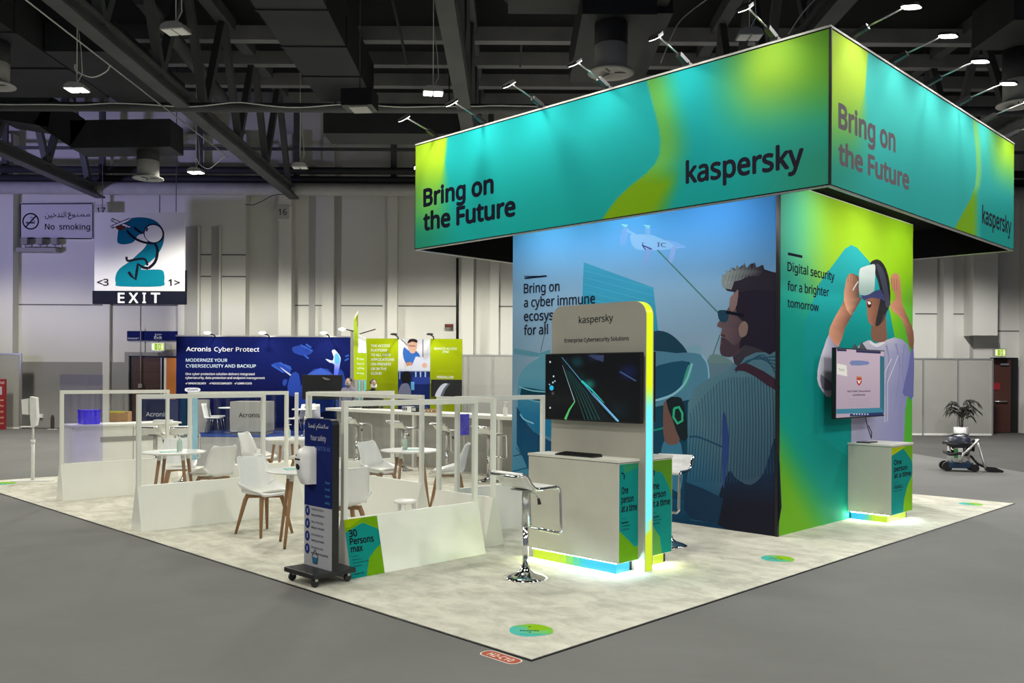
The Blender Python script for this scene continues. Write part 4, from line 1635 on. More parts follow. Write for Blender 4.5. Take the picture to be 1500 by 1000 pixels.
# ------------------------------------------------------------------ divider screens
def divider(lab, a, c_, decal=None, blue=False):
    d = (Vector(c_) - Vector(a))
    L = d.length
    rz = math.atan2(d.y, d.x)
    t = thing('divider_screen', lab, 'divider', (a[0], a[1], ZC), rz, 'white framed divider screens')
    m = MB()
    m.prism([(-.14, 0), (.14, 0), (.022, .485), (-.022, .485)], 0, L, WHITE, 'x')
    o = m.build('base_panel', t)
    for x in (.0, L - .045):
        m = MB()
        m.box(x, x + .045, -.022, .022, .485, 1.435, WHITE)
        m.build('post', t, bevel=.002)
    m = MB()
    m.box(0, L, -.022, .022, 1.435, 1.484, WHITE)
    m.build('top_rail', t, bevel=.002)
    m = MB()
    m.box(.045, L - .045, -.003, .003, .485, 1.435, GLASS)
    m.build('pane', t)
    return t, L, rz


p1, L1, r1 = divider('white divider screen nearest the camera, with 30 Persons max print', S(.45, 2.635), S(2.0, 2.635))
m = MB()
ey = (eV * .118 + Vector((0, 0, .485))).normalized()
A = Art(m, S(.45, 2.635 - .14 - .0008, ZC), eU, ey)
A.pixel = False
W_, H_ = .345, .494
A.poly([(0.0, 0), (W_, 0), (W_ - .0, H_), (0, H_)], (108, 160, 16))
A.poly([(0, H_), (0, H_ * .86), (W_ * .15, H_ * .86), (W_ * .52, H_ * .985), (W_ * .55, H_)], (150, 176, 10))
A.poly([(W_ * .48, H_ * .9), (W_ * .55, H_ * .91), (W_ * .95, H_ * .78), (W_, H_ * .74), (W_, H_ * .5), (W_ * .86, H_ * .45), (W_ * .6, H_ * .3), (W_ * .45, 0), (.0, 0), (0, H_ * .78)], (14, 138, 132))
A.text('30', (W_ * .1, H_ * .70), (W_ * .33, H_ * .70), .056, INK, .06)
A.text('Persons', (W_ * .1, H_ * .57), (W_ * .80, H_ * .57), .052, INK, .06)
A.text('max', (W_ * .1, H_ * .44), (W_ * .44, H_ * .44), .052, INK, .06)
A.rect(W_ * .1, H_ * .36, W_ * .3, H_ * .367, INK)
for k, tx in enumerate(('Maximum', 'recommended number', 'of persons')):
    A.text(tx, (W_ * .1, H_ * (.30 - .055 * k)), (W_ * (.36 + .22 * (k == 1)), H_ * (.30 - .055 * k)), .012, INK, .02)
A.text('kaspersky', (W_ * .1, H_ * .06), (W_ * .4, H_ * .06), .013, INK, .03)
m.build('printed_notice', p1, world=True)
divider('white divider screen at the left carpet edge, behind the table with two white chairs', S(.12, 6.05), S(1.67, 6.05))
divider('white divider screen furthest left, in front of the reception desk', S(.36, 9.16), S(1.87, 9.16))
divider('short white divider standing square to the near divider, behind the chrome stool', S(2.33, 2.72), S(2.33, 3.6))
pc, Lc, rc = divider('white divider screen behind the kiosk counter, against the street picture', S(2.5, 3.5), S(onv(797, 3.5), 3.5))
m = MB()
m.box(.05, .19, -.006, -.0035, 1.06, 1.29, PANEREFL)  # blue reflection on the pane, made as a coloured plate
m.build('blue_reflection', pc)
divider('long white divider running back behind the right-hand table', S(2.6, onu(620, 2.6)), S(2.6, onu(450, 2.6)))
divider('white divider at the back, above the leftmost bar stool', S(onv(452, 6.9), 6.9), S(onv(577, 6.9), 6.9))
pf, Lf, rf = divider('white divider at the back in front of the blue stand counter, with pale blue strip', S(onv(276, 7.38), 7.38), S(onv(422, 7.38), 7.38))
m = MB()
m.box(.055, .125, -.0055, -.0035, .6, 1.43, PALEBLUEP)  # opaque pale blue strip beside the pane's left post
m.build('blue_strip', pf)
a = ray(434.5) * 10.7
c2 = ray(435) * 11.35
divider('white divider seen end on, beside the dark blue hand gel stand', (a.x, a.y), (c2.x, c2.y))

# ------------------------------------------------------------------ tables
def table_mesh(t):
    m = MB()
    m.lathe([(.30, .722), (.37, .735), (.38, .744), (.378, .75), (.36, .752)], WHITE_PLASTIC, n=40)
    m.build('tabletop', t)
    for k in range(4):
        an = PI / 4 + k * PI / 2
        c_, s_ = math.cos(an), math.sin(an)
        m = MB()
        m.tube([(.20 * c_, .20 * s_, .655), (.30 * c_, .30 * s_, .012)], [.021, .015], WOOD, 10)
        lg = m.build('leg', t)
        m = MB()
        m.tube([(.19 * c_, .19 * s_, .722), (.20 * c_, .20 * s_, .65)], .024, WHITE_PAINT, 10)
        m.build('bracket', lg)
        m = MB()
        m.tube([(.30 * c_, .30 * s_, .014), (.302 * c_, .302 * s_, 0)], .013, BLACK, 8)
        m.build('foot_cap', lg)


def tpos(px, py):
    p = gp(px, py, .75 + ZC)
    return Vector((p.x, p.y, ZC))


TM, TL, TR = tpos(446, 687.5), tpos(254.5, 661), tpos(600.5, 658.5)
TB = ray(420) * 13.5
TB.z = ZC
tb = thing('round_table', 'round white table beside the dark blue hand gel stand', 'table', TM, .35, 'round white tables on wooden legs')
table_mesh(tb)
dup(tb, TL, .15, 'round white table at the left with a gel bottle, behind the left divider')
dup(tb, TR, .3, 'round white table inside the right-hand screens, in front of the grey bar')
dup(tb, TB, .6, 'round white table furthest back, in front of the blue stand counter')
pump_bottle(TR + Vector((-.07, .03, .752)), 'gel bottle on the right-hand table')
pump_bottle(TL + Vector((.05, .06, .752)), 'gel bottle on the left table')
pump_bottle(TB + Vector((.03, .0, .752)), 'gel bottle on the table furthest back')
for T, dx, dy, lab in ((TR, .06, -.02, 'teal leaflet on the right-hand table'), (TM, -.1, .02, 'teal leaflet on the table beside the hand gel stand'), (TL, -.02, -.1, 'pale green leaflet on the left table')):
    m = MB()
    m.box(-.105, .105, -.075, .075, 0, .003, TEALPAPER)
    m.box(-.09, .09, -.06, -.03, .003, .0034, WHITE)
    o = m.build('leaflet')
    o.location = T + Vector((dx, dy, .7525))
    o.rotation_euler = (0, 0, .5)
    tag(o, lab, 'leaflet')

# ------------------------------------------------------------------ chairs
PRO = [(.225, .425), (.215, .445), (.15, .452), (.05, .445), (-.07, .437), (-.15, .440), (-.195, .465), (-.215, .52), (-.23, .60), (-.25, .70), (-.272, .79), (-.285, .825)]
PRO = catmull(PRO, 4, False)
NP = len(PRO) - 1


def shell(a, b):
    f = a * NP
    i = min(int(f), NP - 1)
    t = f - i
    x = PRO[i][0] + (PRO[i + 1][0] - PRO[i][0]) * t
    z = PRO[i][1] + (PRO[i + 1][1] - PRO[i][1]) * t
    s = (b - .5) * 2
    w_ = lerp_pts([(0, .165), (.05, .20), (.3, .235), (.5, .24), (.62, .225), (.9, .185), (.97, .17), (1, .14)], a)
    e = abs(s) ** 3
    back = sm(a, .42, .62)
    z += e * (.03 * (1 - back) * sm(a, .0, .2) + .085 * sm(a, .18, .42) * (1 - sm(a, .5, .75)))
    x += e * (.045 * back + .05 * sm(a, .42, .6) * (1 - sm(a, .7, .95)))
    z += (1 - s * s) * -.012 * sm(a, .9, 1) if a > .9 else 0
    z -= (1 - s * s) * .0
    return (x, s * w_, z)


def chair_mesh(t):
    m = MB()
    m.surf(shell, 36, 12, WHITE_PLASTIC)
    sh_ = m.build('shell', t, solid=.012)
    m = MB()
    m.surf(lambda a, b: (.19 - .33 * a, (b - .5) * .38, .462 - .012 * math.sin(a * PI) + .012 * (1 - (2 * b - 1) ** 2)), 8, 8, WHITE)
    m.build('cushion', sh_, solid=.022)
    m = MB()
    m.beam((-.13, -.13, .405), (.13, .13, .405), .05, .035, WOOD)
    m.beam((-.13, .13, .405), (.13, -.13, .405), .05, .035, WOOD)
    m.box(-.09, .09, -.09, .09, .415, .44, ALU)
    m.build('leg_frame', t)
    for sx in (-1, 1):
        for sy in (-1, 1):
            m = MB()
            m.tube([(sx * .12, sy * .12, .42), (sx * .14, sy * .14, .36), (sx * .215, sy * .205, 0)], [.024, .024, .014], WOOD, 10)
            m.build('leg', t)


def face_to(p, q):
    return math.atan2(q[1] - p[1], q[0] - p[0])


ch = None
for px, py, zz, T, da, lab in (
        (387, 722, .45, TM, .15, 'white shell chair with wooden legs standing in the open left of the hand gel stand'),
        (503, 738, .45, TM, -.6, 'white shell chair seen from behind, between hand gel stand and near divider'),
        (556, 690, .45, TR, .1, 'white shell chair left of the right-hand table'),
        (657, 692, .45, TR, -.45, 'white shell chair seen from the side, right of the right-hand table'),
        (262, 684, .45, TL, .1, 'white shell chair facing the camera behind the left table'),
        (313, 696, .45, TL, -1.1, 'white shell chair turned away at the right of the left table'),
        (378, 664, .45, TB, .1, 'white shell chair left of the table furthest back'),
        (446, 664, .45, TB, 0, 'white shell chair right of the table furthest back, mostly hidden')):
    p = gp(px, py, zz)
    if T is TB:
        p = ray(px) * (13.65 if px < 400 else 13.5)
    p = Vector((p.x, p.y, ZC))
    an = face_to(p, T) + da
    if ch is None:
        ch = thing('shell_chair', lab, 'chair', p, an, 'white shell chairs')
        chair_mesh(ch)
    else:
        dup(ch, p, an, lab)
# little white stool inside the near screens
p = gp(594, 735, .33)
t = thing('low_stool', 'low white round stool behind the near divider panel', 'stool', (p.x, p.y, ZC), 0)
m = MB()
m.lathe([(.10, .30), (.125, .31), (.13, .325), (.12, .337), (.05, .34)], WHITE_PLASTIC, n=24)
m.build('seat', t)
for k in range(3):
    an = k * 2.09 + .4
    m = MB()
    m.tube([(.09 * math.cos(an), .09 * math.sin(an), .305), (.12 * math.cos(an), .12 * math.sin(an), 0)], [.022, .016], WHITE_PLASTIC, 8)
    m.build('leg', t)

# ------------------------------------------------------------------ hand gel stands
sg = thing('hand_gel_stand', 'dark blue and white hand gel stand on castors at the carpet edge', 'hand gel stand', S(.02, 2.42, ZC), RZ)
m = MB()
m.box(0, .41, -.02, .42, .075, .115, BLACK)
m.build('base', sg, bevel=.006)
for x in (.05, .36):
    for y in (.03, .37):
        m = MB()
        m.lathe([(.03, -.012), (.034, -.008), (.034, .008), (.03, .012)], BLACK, n=14, M=Matrix.Translation((x, y, .034)) @ Matrix.Rotation(PI / 2, 4, 'X'))
        wheel = m
        m = MB()
        m.box(x - .012, x + .012, y - .022, y + .022, .05, .076, ALU)
        wheel.build('wheel', m.build('castor', sg))
pv0, pv1, pu0, pu1, pz = -.01, .40, .18, .245, 1.34
rr = .05
outl = [(pv0, .115), (pv1, .115), (pv1, pz - rr)] + [(pv1 - rr + rr * math.cos(i * PI / 12), pz - rr + rr * math.sin(i * PI / 12)) for i in range(1, 7)] + [(pv0 + rr - rr * math.sin(i * PI / 12), pz - rr + rr * math.cos(i * PI / 12)) for i in range(0, 7)]
m = MB()
m.prism(outl, pu0, pu1, BLACK, 'x')
base_n = len(m.v)
A = Art(m, Vector((pu0 - .0004, pv1, .115)), Vector((0, -1, 0)), m=PRINTM)
A.pixel = False
BW, BH = .41, pz - .115
bl = (24, 38, 104)
ol = [(pv1 - a, b - .115) for a, b in outl]
A.poly(ol, bl)
A.rect(0, 0, BW, .50, (176, 176, 184))
for k in range(30):
    A.oval(random.uniform(.03, .38), random.choice((random.uniform(.53, .66), random.uniform(.98, 1.03))), .004, .004, (40, 56, 128), 6)
ar = '\uFE8E\uFEE8\uFEE4\uFEEC\uFE97 \uFEE2\uFEDC\uFE98\uFEE3\uFEFC\uFEB3'
A.text(ar, (.06, 1.15), (.35, 1.15), .036, (225, 228, 240), 0)
A.text('Your safety', (.09, 1.045), (.32, 1.045), .042, (222, 226, 240), .0)
A.text('is important to us', (.03, .965), (.38, .965), .042, (96, 120, 190), 0)
for k in range(4):
    A.text(('Your', 'Hands', 'clean', 'safely')[k], (.31, .70 - k * .055), (.38, .70 - k * .055), .02, (90, 150, 190), .01)
for k, (a_, b_) in enumerate((('Keep physical distance', 'Keep a safe distance'), ('Wear a face mask', 'Wear a mask'), ('Use hand sanitizer often', 'Sanitize your hands'), ('Avoid greeting by contact', 'Avoid close contact and gatherings'))):
    y = .455 - k * .105
    A.oval(.052, y, .034, .042, (30, 44, 112), 18)
    A.rect(.043, y - .018, .061, y + .018, (150, 160, 200))
    A.text(a_, (.11, y + .012), (.29, y + .012), .018, (70, 72, 84), .01)
    A.text(b_, (.11, y - .035), (.30 + .06 * (k == 3), y - .035), .018, (50, 52, 64), .02)
hx = [(.17, .145), (.125, .085), (.14, .03), (.2, .03), (.215, .085), (.17, .145)]
A.line(hx, .006, (40, 44, 70))
A.poly([(.13, .08), (.21, .08), (.2, .034), (.14, .034)], (40, 110, 140))
m.build('board', sg)
# dispenser on the board
ds = thing('gel_dispenser', 'white wall-type gel dispenser fixed on the dark blue stand', 'dispenser', S(.02 + pu0, 2.42 + .30, ZC + .80), RZ)
m = MB()
def disp(a, b):
    z = a * .31
    s = (b - .5) * 2
    dep = lerp_pts([(0, .07), (.2, .10), (.6, .125), (.85, .115), (.96, .07), (1, .02)], a)
    ww = lerp_pts([(0, .075), (.1, .08), (.8, .085), (1, .07)], a)
    e = (1 - abs(s) ** 4)
    return (-.012 - dep * max(.0, e), s * ww, z)
m.surf(disp, 16, 14, WHITE_PLASTIC)
m.box(-.014, 0, -.08, .08, 0, .30, WHITE_PLASTIC)
m.build('housing', ds)
m = MB()
m.box(-.135, -.118, -.035, .035, .20, .215, BLACK)
m.ball((-.125, 0, .15), .014, .03, .03, BLACK)
m.ball((-.12, .02, .24), .012, .014, .014, BLACK)
m.build('sensor_window', ds)

p = gp(48, 705.5)
t = thing('white_gel_stand', 'slim white gel stand with drip tray at the far left carpet corner', 'hand gel stand', (p.x, p.y, ZC), .2)
m = MB()
m.prism([(-.28, -.12), (.28, -.12), (.32, 0), (.28, .12), (-.28, .12), (-.32, 0)], 0, .015, WHITE_PAINT, 'z')
m.build('base', t, bevel=.004)
m = MB()
m.tube([(0, 0, .015), (0, 0, .62)], .026, WHITE_PAINT, 12)
m.tube([(0, 0, .6), (0, 0, .66)], .034, WHITE_PAINT, 12)
m.tube([(0, 0, .66), (0, 0, .9)], .018, WHITE_PAINT, 10)
m.build('pole', t)
m = MB()
m.prism([(-.01, .86), (.055, .88), (.075, 1.0), (.06, 1.33), (-.03, 1.35), (-.025, 1.0)], -.07, .07, WHITE_PAINT, 'y')
m.build('head', t, bevel=.004)
m = MB()
m.prism([(-.14, 1.07), (-.055, 1.06), (-.06, 1.32), (-.155, 1.30)], -.07, .07, WHITE_PAINT, 'y')
m.build('dispenser_box', t)
m = MB()
m.box(-.17, -.0, -.09, .09, .86, .872, WHITE_PAINT)
m.build('drip_tray', t)

# ------------------------------------------------------------------ reception desk at the left
pa, pb = gp(108, 623.4, .92), gp(249, 617, .92)
ua, va = UVof(pa)
ub, vb = UVof(pb)
rd = thing('reception_desk', 'white reception desk at the back left of the stand', 'desk', S(ua, va), RZ)
LD = ub - ua
m = MB()
m.box(0, LD, .06, .5, ZC, .90, WHITE)
m.box(LD * .55, LD * .56, .055, .06, ZC, .88, ALU)
m.box(LD * .25, LD * .78, .052, .06, .64, .72, GREYBOARD)
m.build('body', rd)
m = MB()
m.box(-.03, LD + .02, -.02, .52, .90, .93, WHITE)
m.build('worktop', rd, bevel=.003)
p = S(ua + .1, va + .0, 0)
m = MB()
m.box(-.22, .42, -.035, -.03, .35, 1.72, LILAC)  # lilac tint imitates blue light reflected in the clear sheet
m.box(-.24, -.22, -.04, -.025, .35, 1.72, GLASS)
o = m.build('acrylic_guard')
o.location = S(ua, va - .02, 0)
o.rotation_euler = (0, 0, RZ)
tag(o, 'tall acrylic screen, lilac reflections in its tint, at the left end of the reception desk', 'screen')
for k, (z, lab) in enumerate(((.932, 'added blue block standing in for a reflection, lower of the two'), (1.045, 'added blue block standing in for a reflection, upper of the two'))):
    t = thing('reflection_block', lab, 'reflection', S(ua + .30, va + .2, z), RZ, 'added blue reflection blocks')  # added blue blocks imitate a reflection seen in the acrylic
    m = MB()
    m.prism([(-.125, 0), (.125, 0), (.13, .10), (-.13, .10)], -.12, .12, BLUEREFL, 'y')
    m.build('reflection_body', t)
    m = MB()
    m.box(-.138, .138, -.13, .13, .095, .112, BLUEREFL)
    m.build('reflection_cap', t)
p = gp(169, 618, .93)
t = thing('cardboard_box', 'brown cardboard box with yellow tape on the reception desk', 'box', (p.x, p.y + .2, .931), .1)
m = MB()
m.box(-.15, .15, -.1, .1, 0, .17, CARD)
m.build('carton', t)
m = MB()
m.box(-.151, .1, -.102, -.04, .15, .178, mat('yellow_tape', (.55, .5, .03, 1), .5, noise=(8, (.5, .45, .025, 1))))
m.build('tape', t)
p = gp(232, 620, .93)
m = MB()
m.prism([(-.16, 0), (.16, 0), (.14, .05), (-.14, .05)], -.05, .05, WHITE_PLASTIC, 'y')
o = m.build('paper_pack')
o.location = (p.x, p.y + .2, .931)
tag(o, 'white packet lying at the right end of the reception desk', 'packet')

# coloured LED tape inside the counter plinths spills on the carpet and the near dividers
for u, v, du, dv, c_, e_, L_ in ((2.185, 1.85, -1, 0, (.75, 1, .12), 1.7, .5), (2.185, 1.3, -1, 0, (.4, .9, 1), 2.2, .5), (2.75, 1.065, 0, -1, (.85, 1, .25), 2.2, .3), (2.3, 1.065, 0, -1, (.5, .95, 1), 1.6, .2),
                                (6.95, .525, 0, -1, (.7, 1, 1), 2.5, .5), (6.655, .8, -1, 0, (.8, 1, .4), 2.0, .4)):
    l_ = light('AREA', 'plinth_led_light', S(u, v, .055), e_, c_, S(u + du, v + dv, .03), shape='RECTANGLE', size=L_)
    l_.data.size_y = .05
# ------------------------------------------------------------------ blue stand at the back
BY = 27.4
o = MB()
xl, xr = at(236, 560, BY).x, at(516, 560, BY).x
o.prism([(gp(236, 640).x, 24.75), (gp(470, 640).x + .6, 24.75), (xr, BY + .1), (xl, BY + .1)], .006, .03, BLUECARPET, 'z')
tag(o.build('blue_carpet'), 'bright blue carpet in front of the big navy board', 'carpet')
bb = thing('navy_board', 'big navy board with white Acronis lettering behind the blue carpet', 'display board', (at(258, 560, BY).x, BY, 0))
m = MB()
x0, x1 = at(258, 560, BY).x, at(513, 560, BY).x
zt = at(385, 493.2, BY).z
m.box(x0, x1, BY + .002, BY + .12, 0, zt, NAVY)
A = Art(m, (x0, BY, 0), eX)


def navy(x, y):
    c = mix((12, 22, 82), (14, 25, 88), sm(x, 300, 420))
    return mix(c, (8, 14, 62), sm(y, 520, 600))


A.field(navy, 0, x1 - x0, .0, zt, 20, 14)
Bv = (38, 66, 158)
Bl = (50, 86, 184)
for a in ([(429, 508), (446, 506), (458, 515), (446, 521), (430, 516)], [(398, 536), (410, 530), (426, 542), (420, 547)], [(428, 546), (438, 548), (440, 575), (425, 580), (421, 565)],
          [(450, 549), (470, 539), (488, 549), (488, 600), (430, 600)], [(495, 546), (503, 545), (508, 575), (500, 600), (492, 600)], [(415, 556), (421, 556), (418, 565), (414, 563)]):
    A.poly(a, Bv, 2)
for a in ([(440, 505), (458, 514)], [(448, 504), (456, 509)], [(446, 520), (452, 525)], [(410, 531), (427, 541)], [(398, 534), (415, 545)], [(417, 534), (426, 538)], [(506, 522), (511, 520)], [(505, 528), (511, 525)]):
    A.line(a, .05, Bl)
A.line([(411, 538), (426, 549.5)], .05, (190, 196, 214), 0, (.3, 1))
A.poly([(450, 548), (470, 538.5), (488, 548), (470, 550)], (62, 96, 196))
A.poly([(486, 514), (490, 512), (494, 516), (499, 524), (498, 533), (495, 549), (489, 549), (490, 534), (483, 531), (477, 526), (480, 526), (487, 528), (489, 522)], lambda x, y: mix((230, 240, 250), (90, 110, 232), sm(y, 520, 545)), 2)
A.poly([(490, 520), (494, 517), (498, 524), (497, 532), (491, 532)], (92, 172, 232), 2)
WH = (236, 238, 246)
A.text('Acronis', (273, 514), (309, 514.3), 6, WH, .03)
A.text('Cyber Protect', (314, 514.4), (380, 514.8), 6.2, WH, .004)
A.text('MODERNIZE YOUR', (272.5, 529.5), (333, 529.8), 4.6, (206, 226, 244), .01)
A.text('CYBERSECURITY AND BACKUP', (272.5, 538), (375, 538.3), 4.6, (206, 226, 244), .01)
A.text('One cyber protection solution delivers integrated', (272, 549), (373, 549.3), 3.2, WH, .01)
A.text('cybersecurity, data protection and endpoint management', (272, 554.6), (388, 555), 3.2, WH, .01)
for x0_, x1_, tx in ((276, 302, 'IMPROVE SECURITY'), (311, 340, 'REDUCE COMPLEXITY'), (348, 369, 'LOWER COSTS')):
    A.line([(x0_ - 4, 561), (x0_ - 3, 562.5), (x0_ - 1.2, 559.8)], .015, WH)
    A.text(tx, (x0_, 562.6), (x1_, 562.7), 2.6, WH, .03)
A.poly(catmull([(271, 570.5), (274, 567.8), (290, 567.8), (294, 570.5), (290, 573.5), (274, 573.5)], 3), (226, 228, 240))
A.text('#CyberFit', (275, 572), (290, 572), 2.8, (40, 50, 110), .03)
m.build('printed_board', bb, world=True)
m = MB()
m.box(x0 - .02, x1 + .02, BY - .01, BY + .13, zt, zt + .04, ALU)
m.build('top_profile', bb, world=True)


def back_spot(px, py, Y, dirx, lab, lit=True, glow=True):
    p = at(px, py, Y)
    t = thing('arm_spotlight', lab, 'spotlight', (p.x, Y + .05, p.z - .04), 0, 'arm spotlights of the stands at the back')
    m = MB()
    m.tube([(.08 * dirx, 0, -.12), (.06 * dirx, -.1, .0), (0, -.5, .05)], .02, BLACK, 6)
    m.build('arm', t)
    m = MB()
    m.ball((0, -.55, .05), .11, .08, .035, LAMPGLOW if glow else BLACK, 10, 6)
    m.build('lamp_head', t)
    if lit:
        light('SPOT', 'back_stand_light', (p.x, Y - .6, p.z - .02), 22, (1, .98, .95), (p.x, Y + .1, p.z - 1.2), spot_size=2.2, spot_blend=1, shadow_soft_size=.05)


for px, lab in ((312, 'lit arm spotlight over the left part of the navy board'), (391, 'lit arm spotlight over the middle of the navy board'), (479, 'lit arm spotlight over the right part of the navy board')):
    back_spot(px, 489, BY, 1, lab)
# Acronis counters
def ac_counter(lab, px0, px1, ytop, Y, depth, dark, tx):
    p0, p1_ = at(px0, ytop, Y), at(px1, ytop, Y)
    t = thing('info_counter', lab, 'counter', (p0.x, Y, 0))
    m = MB()
    w_ = p1_.x - p0.x
    m.box(0, w_, .004, depth, .12, p0.z, NAVY if dark else GREYBOARD)
    m.box(.03, w_ - .03, .05, depth - .03, 0.03, .12, GREYBOARD)
    m.build('body', t)
    m = MB()
    A = Art(m, (p0.x, Y, 0), eX)
    A.text('Acronis', tx[0], tx[1], tx[2], (232, 234, 244) if dark else (14, 16, 26), .01)
    if not dark:
        A.text('#CyberFit', (339, 632), (347, 632), 1.6, WH, .02)
    m.build('lettering_panel', t, world=True)


ac_counter('pale grey counter with black Acronis lettering on the blue carpet', 337, 388, 588, 25.3, 1.0, False, ((350, 610.8), (380, 611), 6.4))
ac_counter('navy counter with white Acronis lettering behind the reception desk', 208, 248, 585, 22.5, .6, True, ((214, 609.5), (245, 609.8), 6.2))
m = MB()
a, b = at(289, 590, 26.4), at(304, 590, 26.4)
m.box(a.x, b.x, 26.4, 26.6, .02, at(290, 585, 26.4).z, GREYBOARD)
tag(m.build('grey_pillar'), 'slim grey pillar on the blue carpet left of the white chairs', 'pillar')
screen_tv('black screen in front of the navy board, above the grey counter row', Vector((at(443, 583, 26.9).x, 26.9, at(443, 583, 26.9).z - .02)), eX, at(501, 583, 26.9).x - at(443, 583, 26.9).x, .72, .06,
          lambda A, w_, h_: (A.field(lambda x, y: (8, 8, 10), 0, w_, 0, h_, 2, 2), A.poly([(472, 552), (480, 554), (484, 556), (476, 556)], (120, 110, 96), 2)), .43)
bpy.data.objects['wall_screen'].get('label')

# white chairs and table on the blue carpet
def side_chair(t, sc=1.0):
    m = MB()
    m.surf(lambda a, b: ((.2 - .42 * min(1, a / .5)) if a < .5 else -.22 - .08 * (a - .5) * 2, (b - .5) * .4, .46 + .02 * (b - .5) ** 2 if a < .5 else .46 + .42 * (a - .5) * 2), 12, 4, WHITE_PLASTIC)
    m.build('shell', t, solid=.03)
    for sx in (-1, 1):
        for sy in (-1, 1):
            m = MB()
            m.tube([(sx * .14, sy * .15, .45), (sx * .2, sy * .2, 0)], .013, CHROME, 6)
            m.build('leg', t)


c0 = None
for px, Y, an, lab in ((314, 25.9, 0, 'white chair seen from the side on the blue carpet'), (320, 27.0, .3, 'white chair further back on the blue carpet, behind the side-on one'),
                       (430, 25.6, PI, 'white chair right of the grey counter with black lettering'), (444, 26.4, PI - .4, 'white chair under the black screen of the navy board'), (462, 26.0, PI / 2, 'white chair seen above the hand gel stand, furthest right on the blue carpet')):
    p = ray(px) * Y
    if c0 is None:
        c0 = thing('side_chair', lab, 'chair', (p.x, Y, .03), an, 'white chairs on the blue carpet')
        side_chair(c0)
    else:
        dup(c0, (p.x, Y, .03), an, lab)
def cafe_table(px, Y, lab, z=.72):
    p = ray(px) * Y
    t = thing('cafe_table', lab, 'table', (p.x, Y, .03))
    m = MB()
    m.lathe([(.33, z), (.35, z + .01), (.35, z + .03), (.34, z + .035)], WHITE_PLASTIC, n=24)
    m.build('tabletop', t)
    m = MB()
    m.tube([(0, 0, .02), (0, 0, z)], .03, CHROME, 8)
    m.lathe([(.24, 0), (.24, .012), (.03, .03)], CHROME, n=20)
    m.build('pedestal', t)


cafe_table(338, 26.4, 'small white table left behind the grey counter on the blue carpet')
cafe_table(446, 25.4, 'small white table right of the grey counter on the blue carpet')

# ------------------------------------------------------------------ lime poster wall
GY = 26.8
gx0, gx1, gzt = at(536, 560, GY).x, at(677, 560, GY).x, at(600, 495.8, GY).z
gw = thing('lime_poster_wall', 'lime poster wall with white lettering and two photo panels', 'display board', (gx0, GY, 0))
lime = lambda x, y: mix((176, 196, 10), (150, 166, 8), sm(y, 500, 560))
xs = (at(583, 560, GY).x, at(630, 560, GY).x)
m = MB()
m.box(gx0, xs[0], GY + .004, GY + .1, 0, gzt, WHITE)
A = Art(m, (gx0, GY, 0), eX, k=.62)
A.field(lime, 0, xs[0] - gx0, 0, gzt, 8, 8)
for k, (tx, x1_) in enumerate((('THE ACCESS', 571), ('PLATFORM', 567), ('TO ALL YOUR', 572.5), ('APPLICATIONS', 577.5), ('ON-PREMISE', 573), ('OR IN THE', 566), ('CLOUD', 559))):
    A.text(tx, (543.5, 508 + k * 6.75), (x1_, 508 + k * 6.75), 3.7, (250, 250, 240), .02)
m.build('poster_panel', gw, world=True)
m = MB()
m.box(xs[0], xs[1], GY + .004, GY + .1, 0, gzt, WHITE)
A = Art(m, (xs[0], GY, 0), eX, k=.7)
A.field(lambda x, y: (214, 214, 222) if y < 543 else (24, 40, 100), 0, xs[1] - xs[0], 0, gzt, 4, 60)
A.rect(583.5, 495.8, 592, 540, (226, 226, 230))
A.line([(588, 497), (597, 506)], .02, (90, 90, 96))
A.line([(619.5, 497), (619.5, 523)], .03, (110, 110, 118))
A.poly([(592, 508), (598, 513), (610, 514), (616, 523), (613, 530), (605, 535), (594, 531), (590, 518)], (56, 108, 190), 2)
A.poly([(597, 500), (603, 497), (610, 499), (611, 508), (608, 516), (602, 517), (598, 510)], (214, 172, 150), 3)
A.poly([(597, 503), (599, 497.5), (605, 495.9), (611, 498), (611, 502), (604, 500)], (52, 36, 32), 2)
A.line([(599, 506), (609, 507)], .02, (120, 40, 34))
A.poly([(594, 531), (603, 530), (604, 534), (596, 536)], (200, 140, 112))
A.poly([(604, 534), (609, 522), (630, 524.5), (630, 541), (600, 541)], (206, 210, 226))
A.oval(622, 535, 4, 4, (214, 170, 150), 10)
A.rect(583, 540, 630, 543, (206, 212, 228))
for x in (585, 597, 608, 615, 622):
    A.rect(x, 544, x + 1.2 + (x > 600), 555, (150, 176, 226))
A.rect(604, 552, 630, 563, (40, 60, 140))
A.rect(602, 559, 607, 571, (96, 170, 220))
A.poly([(588, 552), (590, 545), (595, 543.5), (601, 545), (602, 553), (600, 560), (593, 562), (589, 558)], (24, 24, 26), 2)
A.poly([(584, 572), (588, 563), (596, 561), (600, 566), (602, 580), (584, 580)], (120, 124, 150), 2)
m.build('photo_panel', gw, world=True)
m = MB()
m.box(xs[1], gx1, GY + .004, GY + .1, 0, gzt, WHITE)
A = Art(m, (xs[1], GY, 0), eX, k=.62)
A.field(lime, 0, gx1 - xs[1], 0, gzt, 8, 8)
A.text('REMOTE ACCESS', (636, 512), (669, 512.2), 3.2, (250, 250, 240), .02)
A.text('ZTNA', (648, 516.6), (657.5, 516.7), 3, (250, 250, 240), .02)
A.line([(640, 543.2), (666, 543.4)], .02, (176, 190, 30))
A.text('PERIVALLUM', (640, 554), (664, 554.2), 3.6, (250, 250, 240), .02)
m.build('poster_panel', gw, world=True)
for px, lab in ((580, 'dark arm spotlight over the left lime poster'), (632, 'dark arm spotlight over the right lime poster')):
    back_spot(px, 491, GY, 1, lab, True, False)
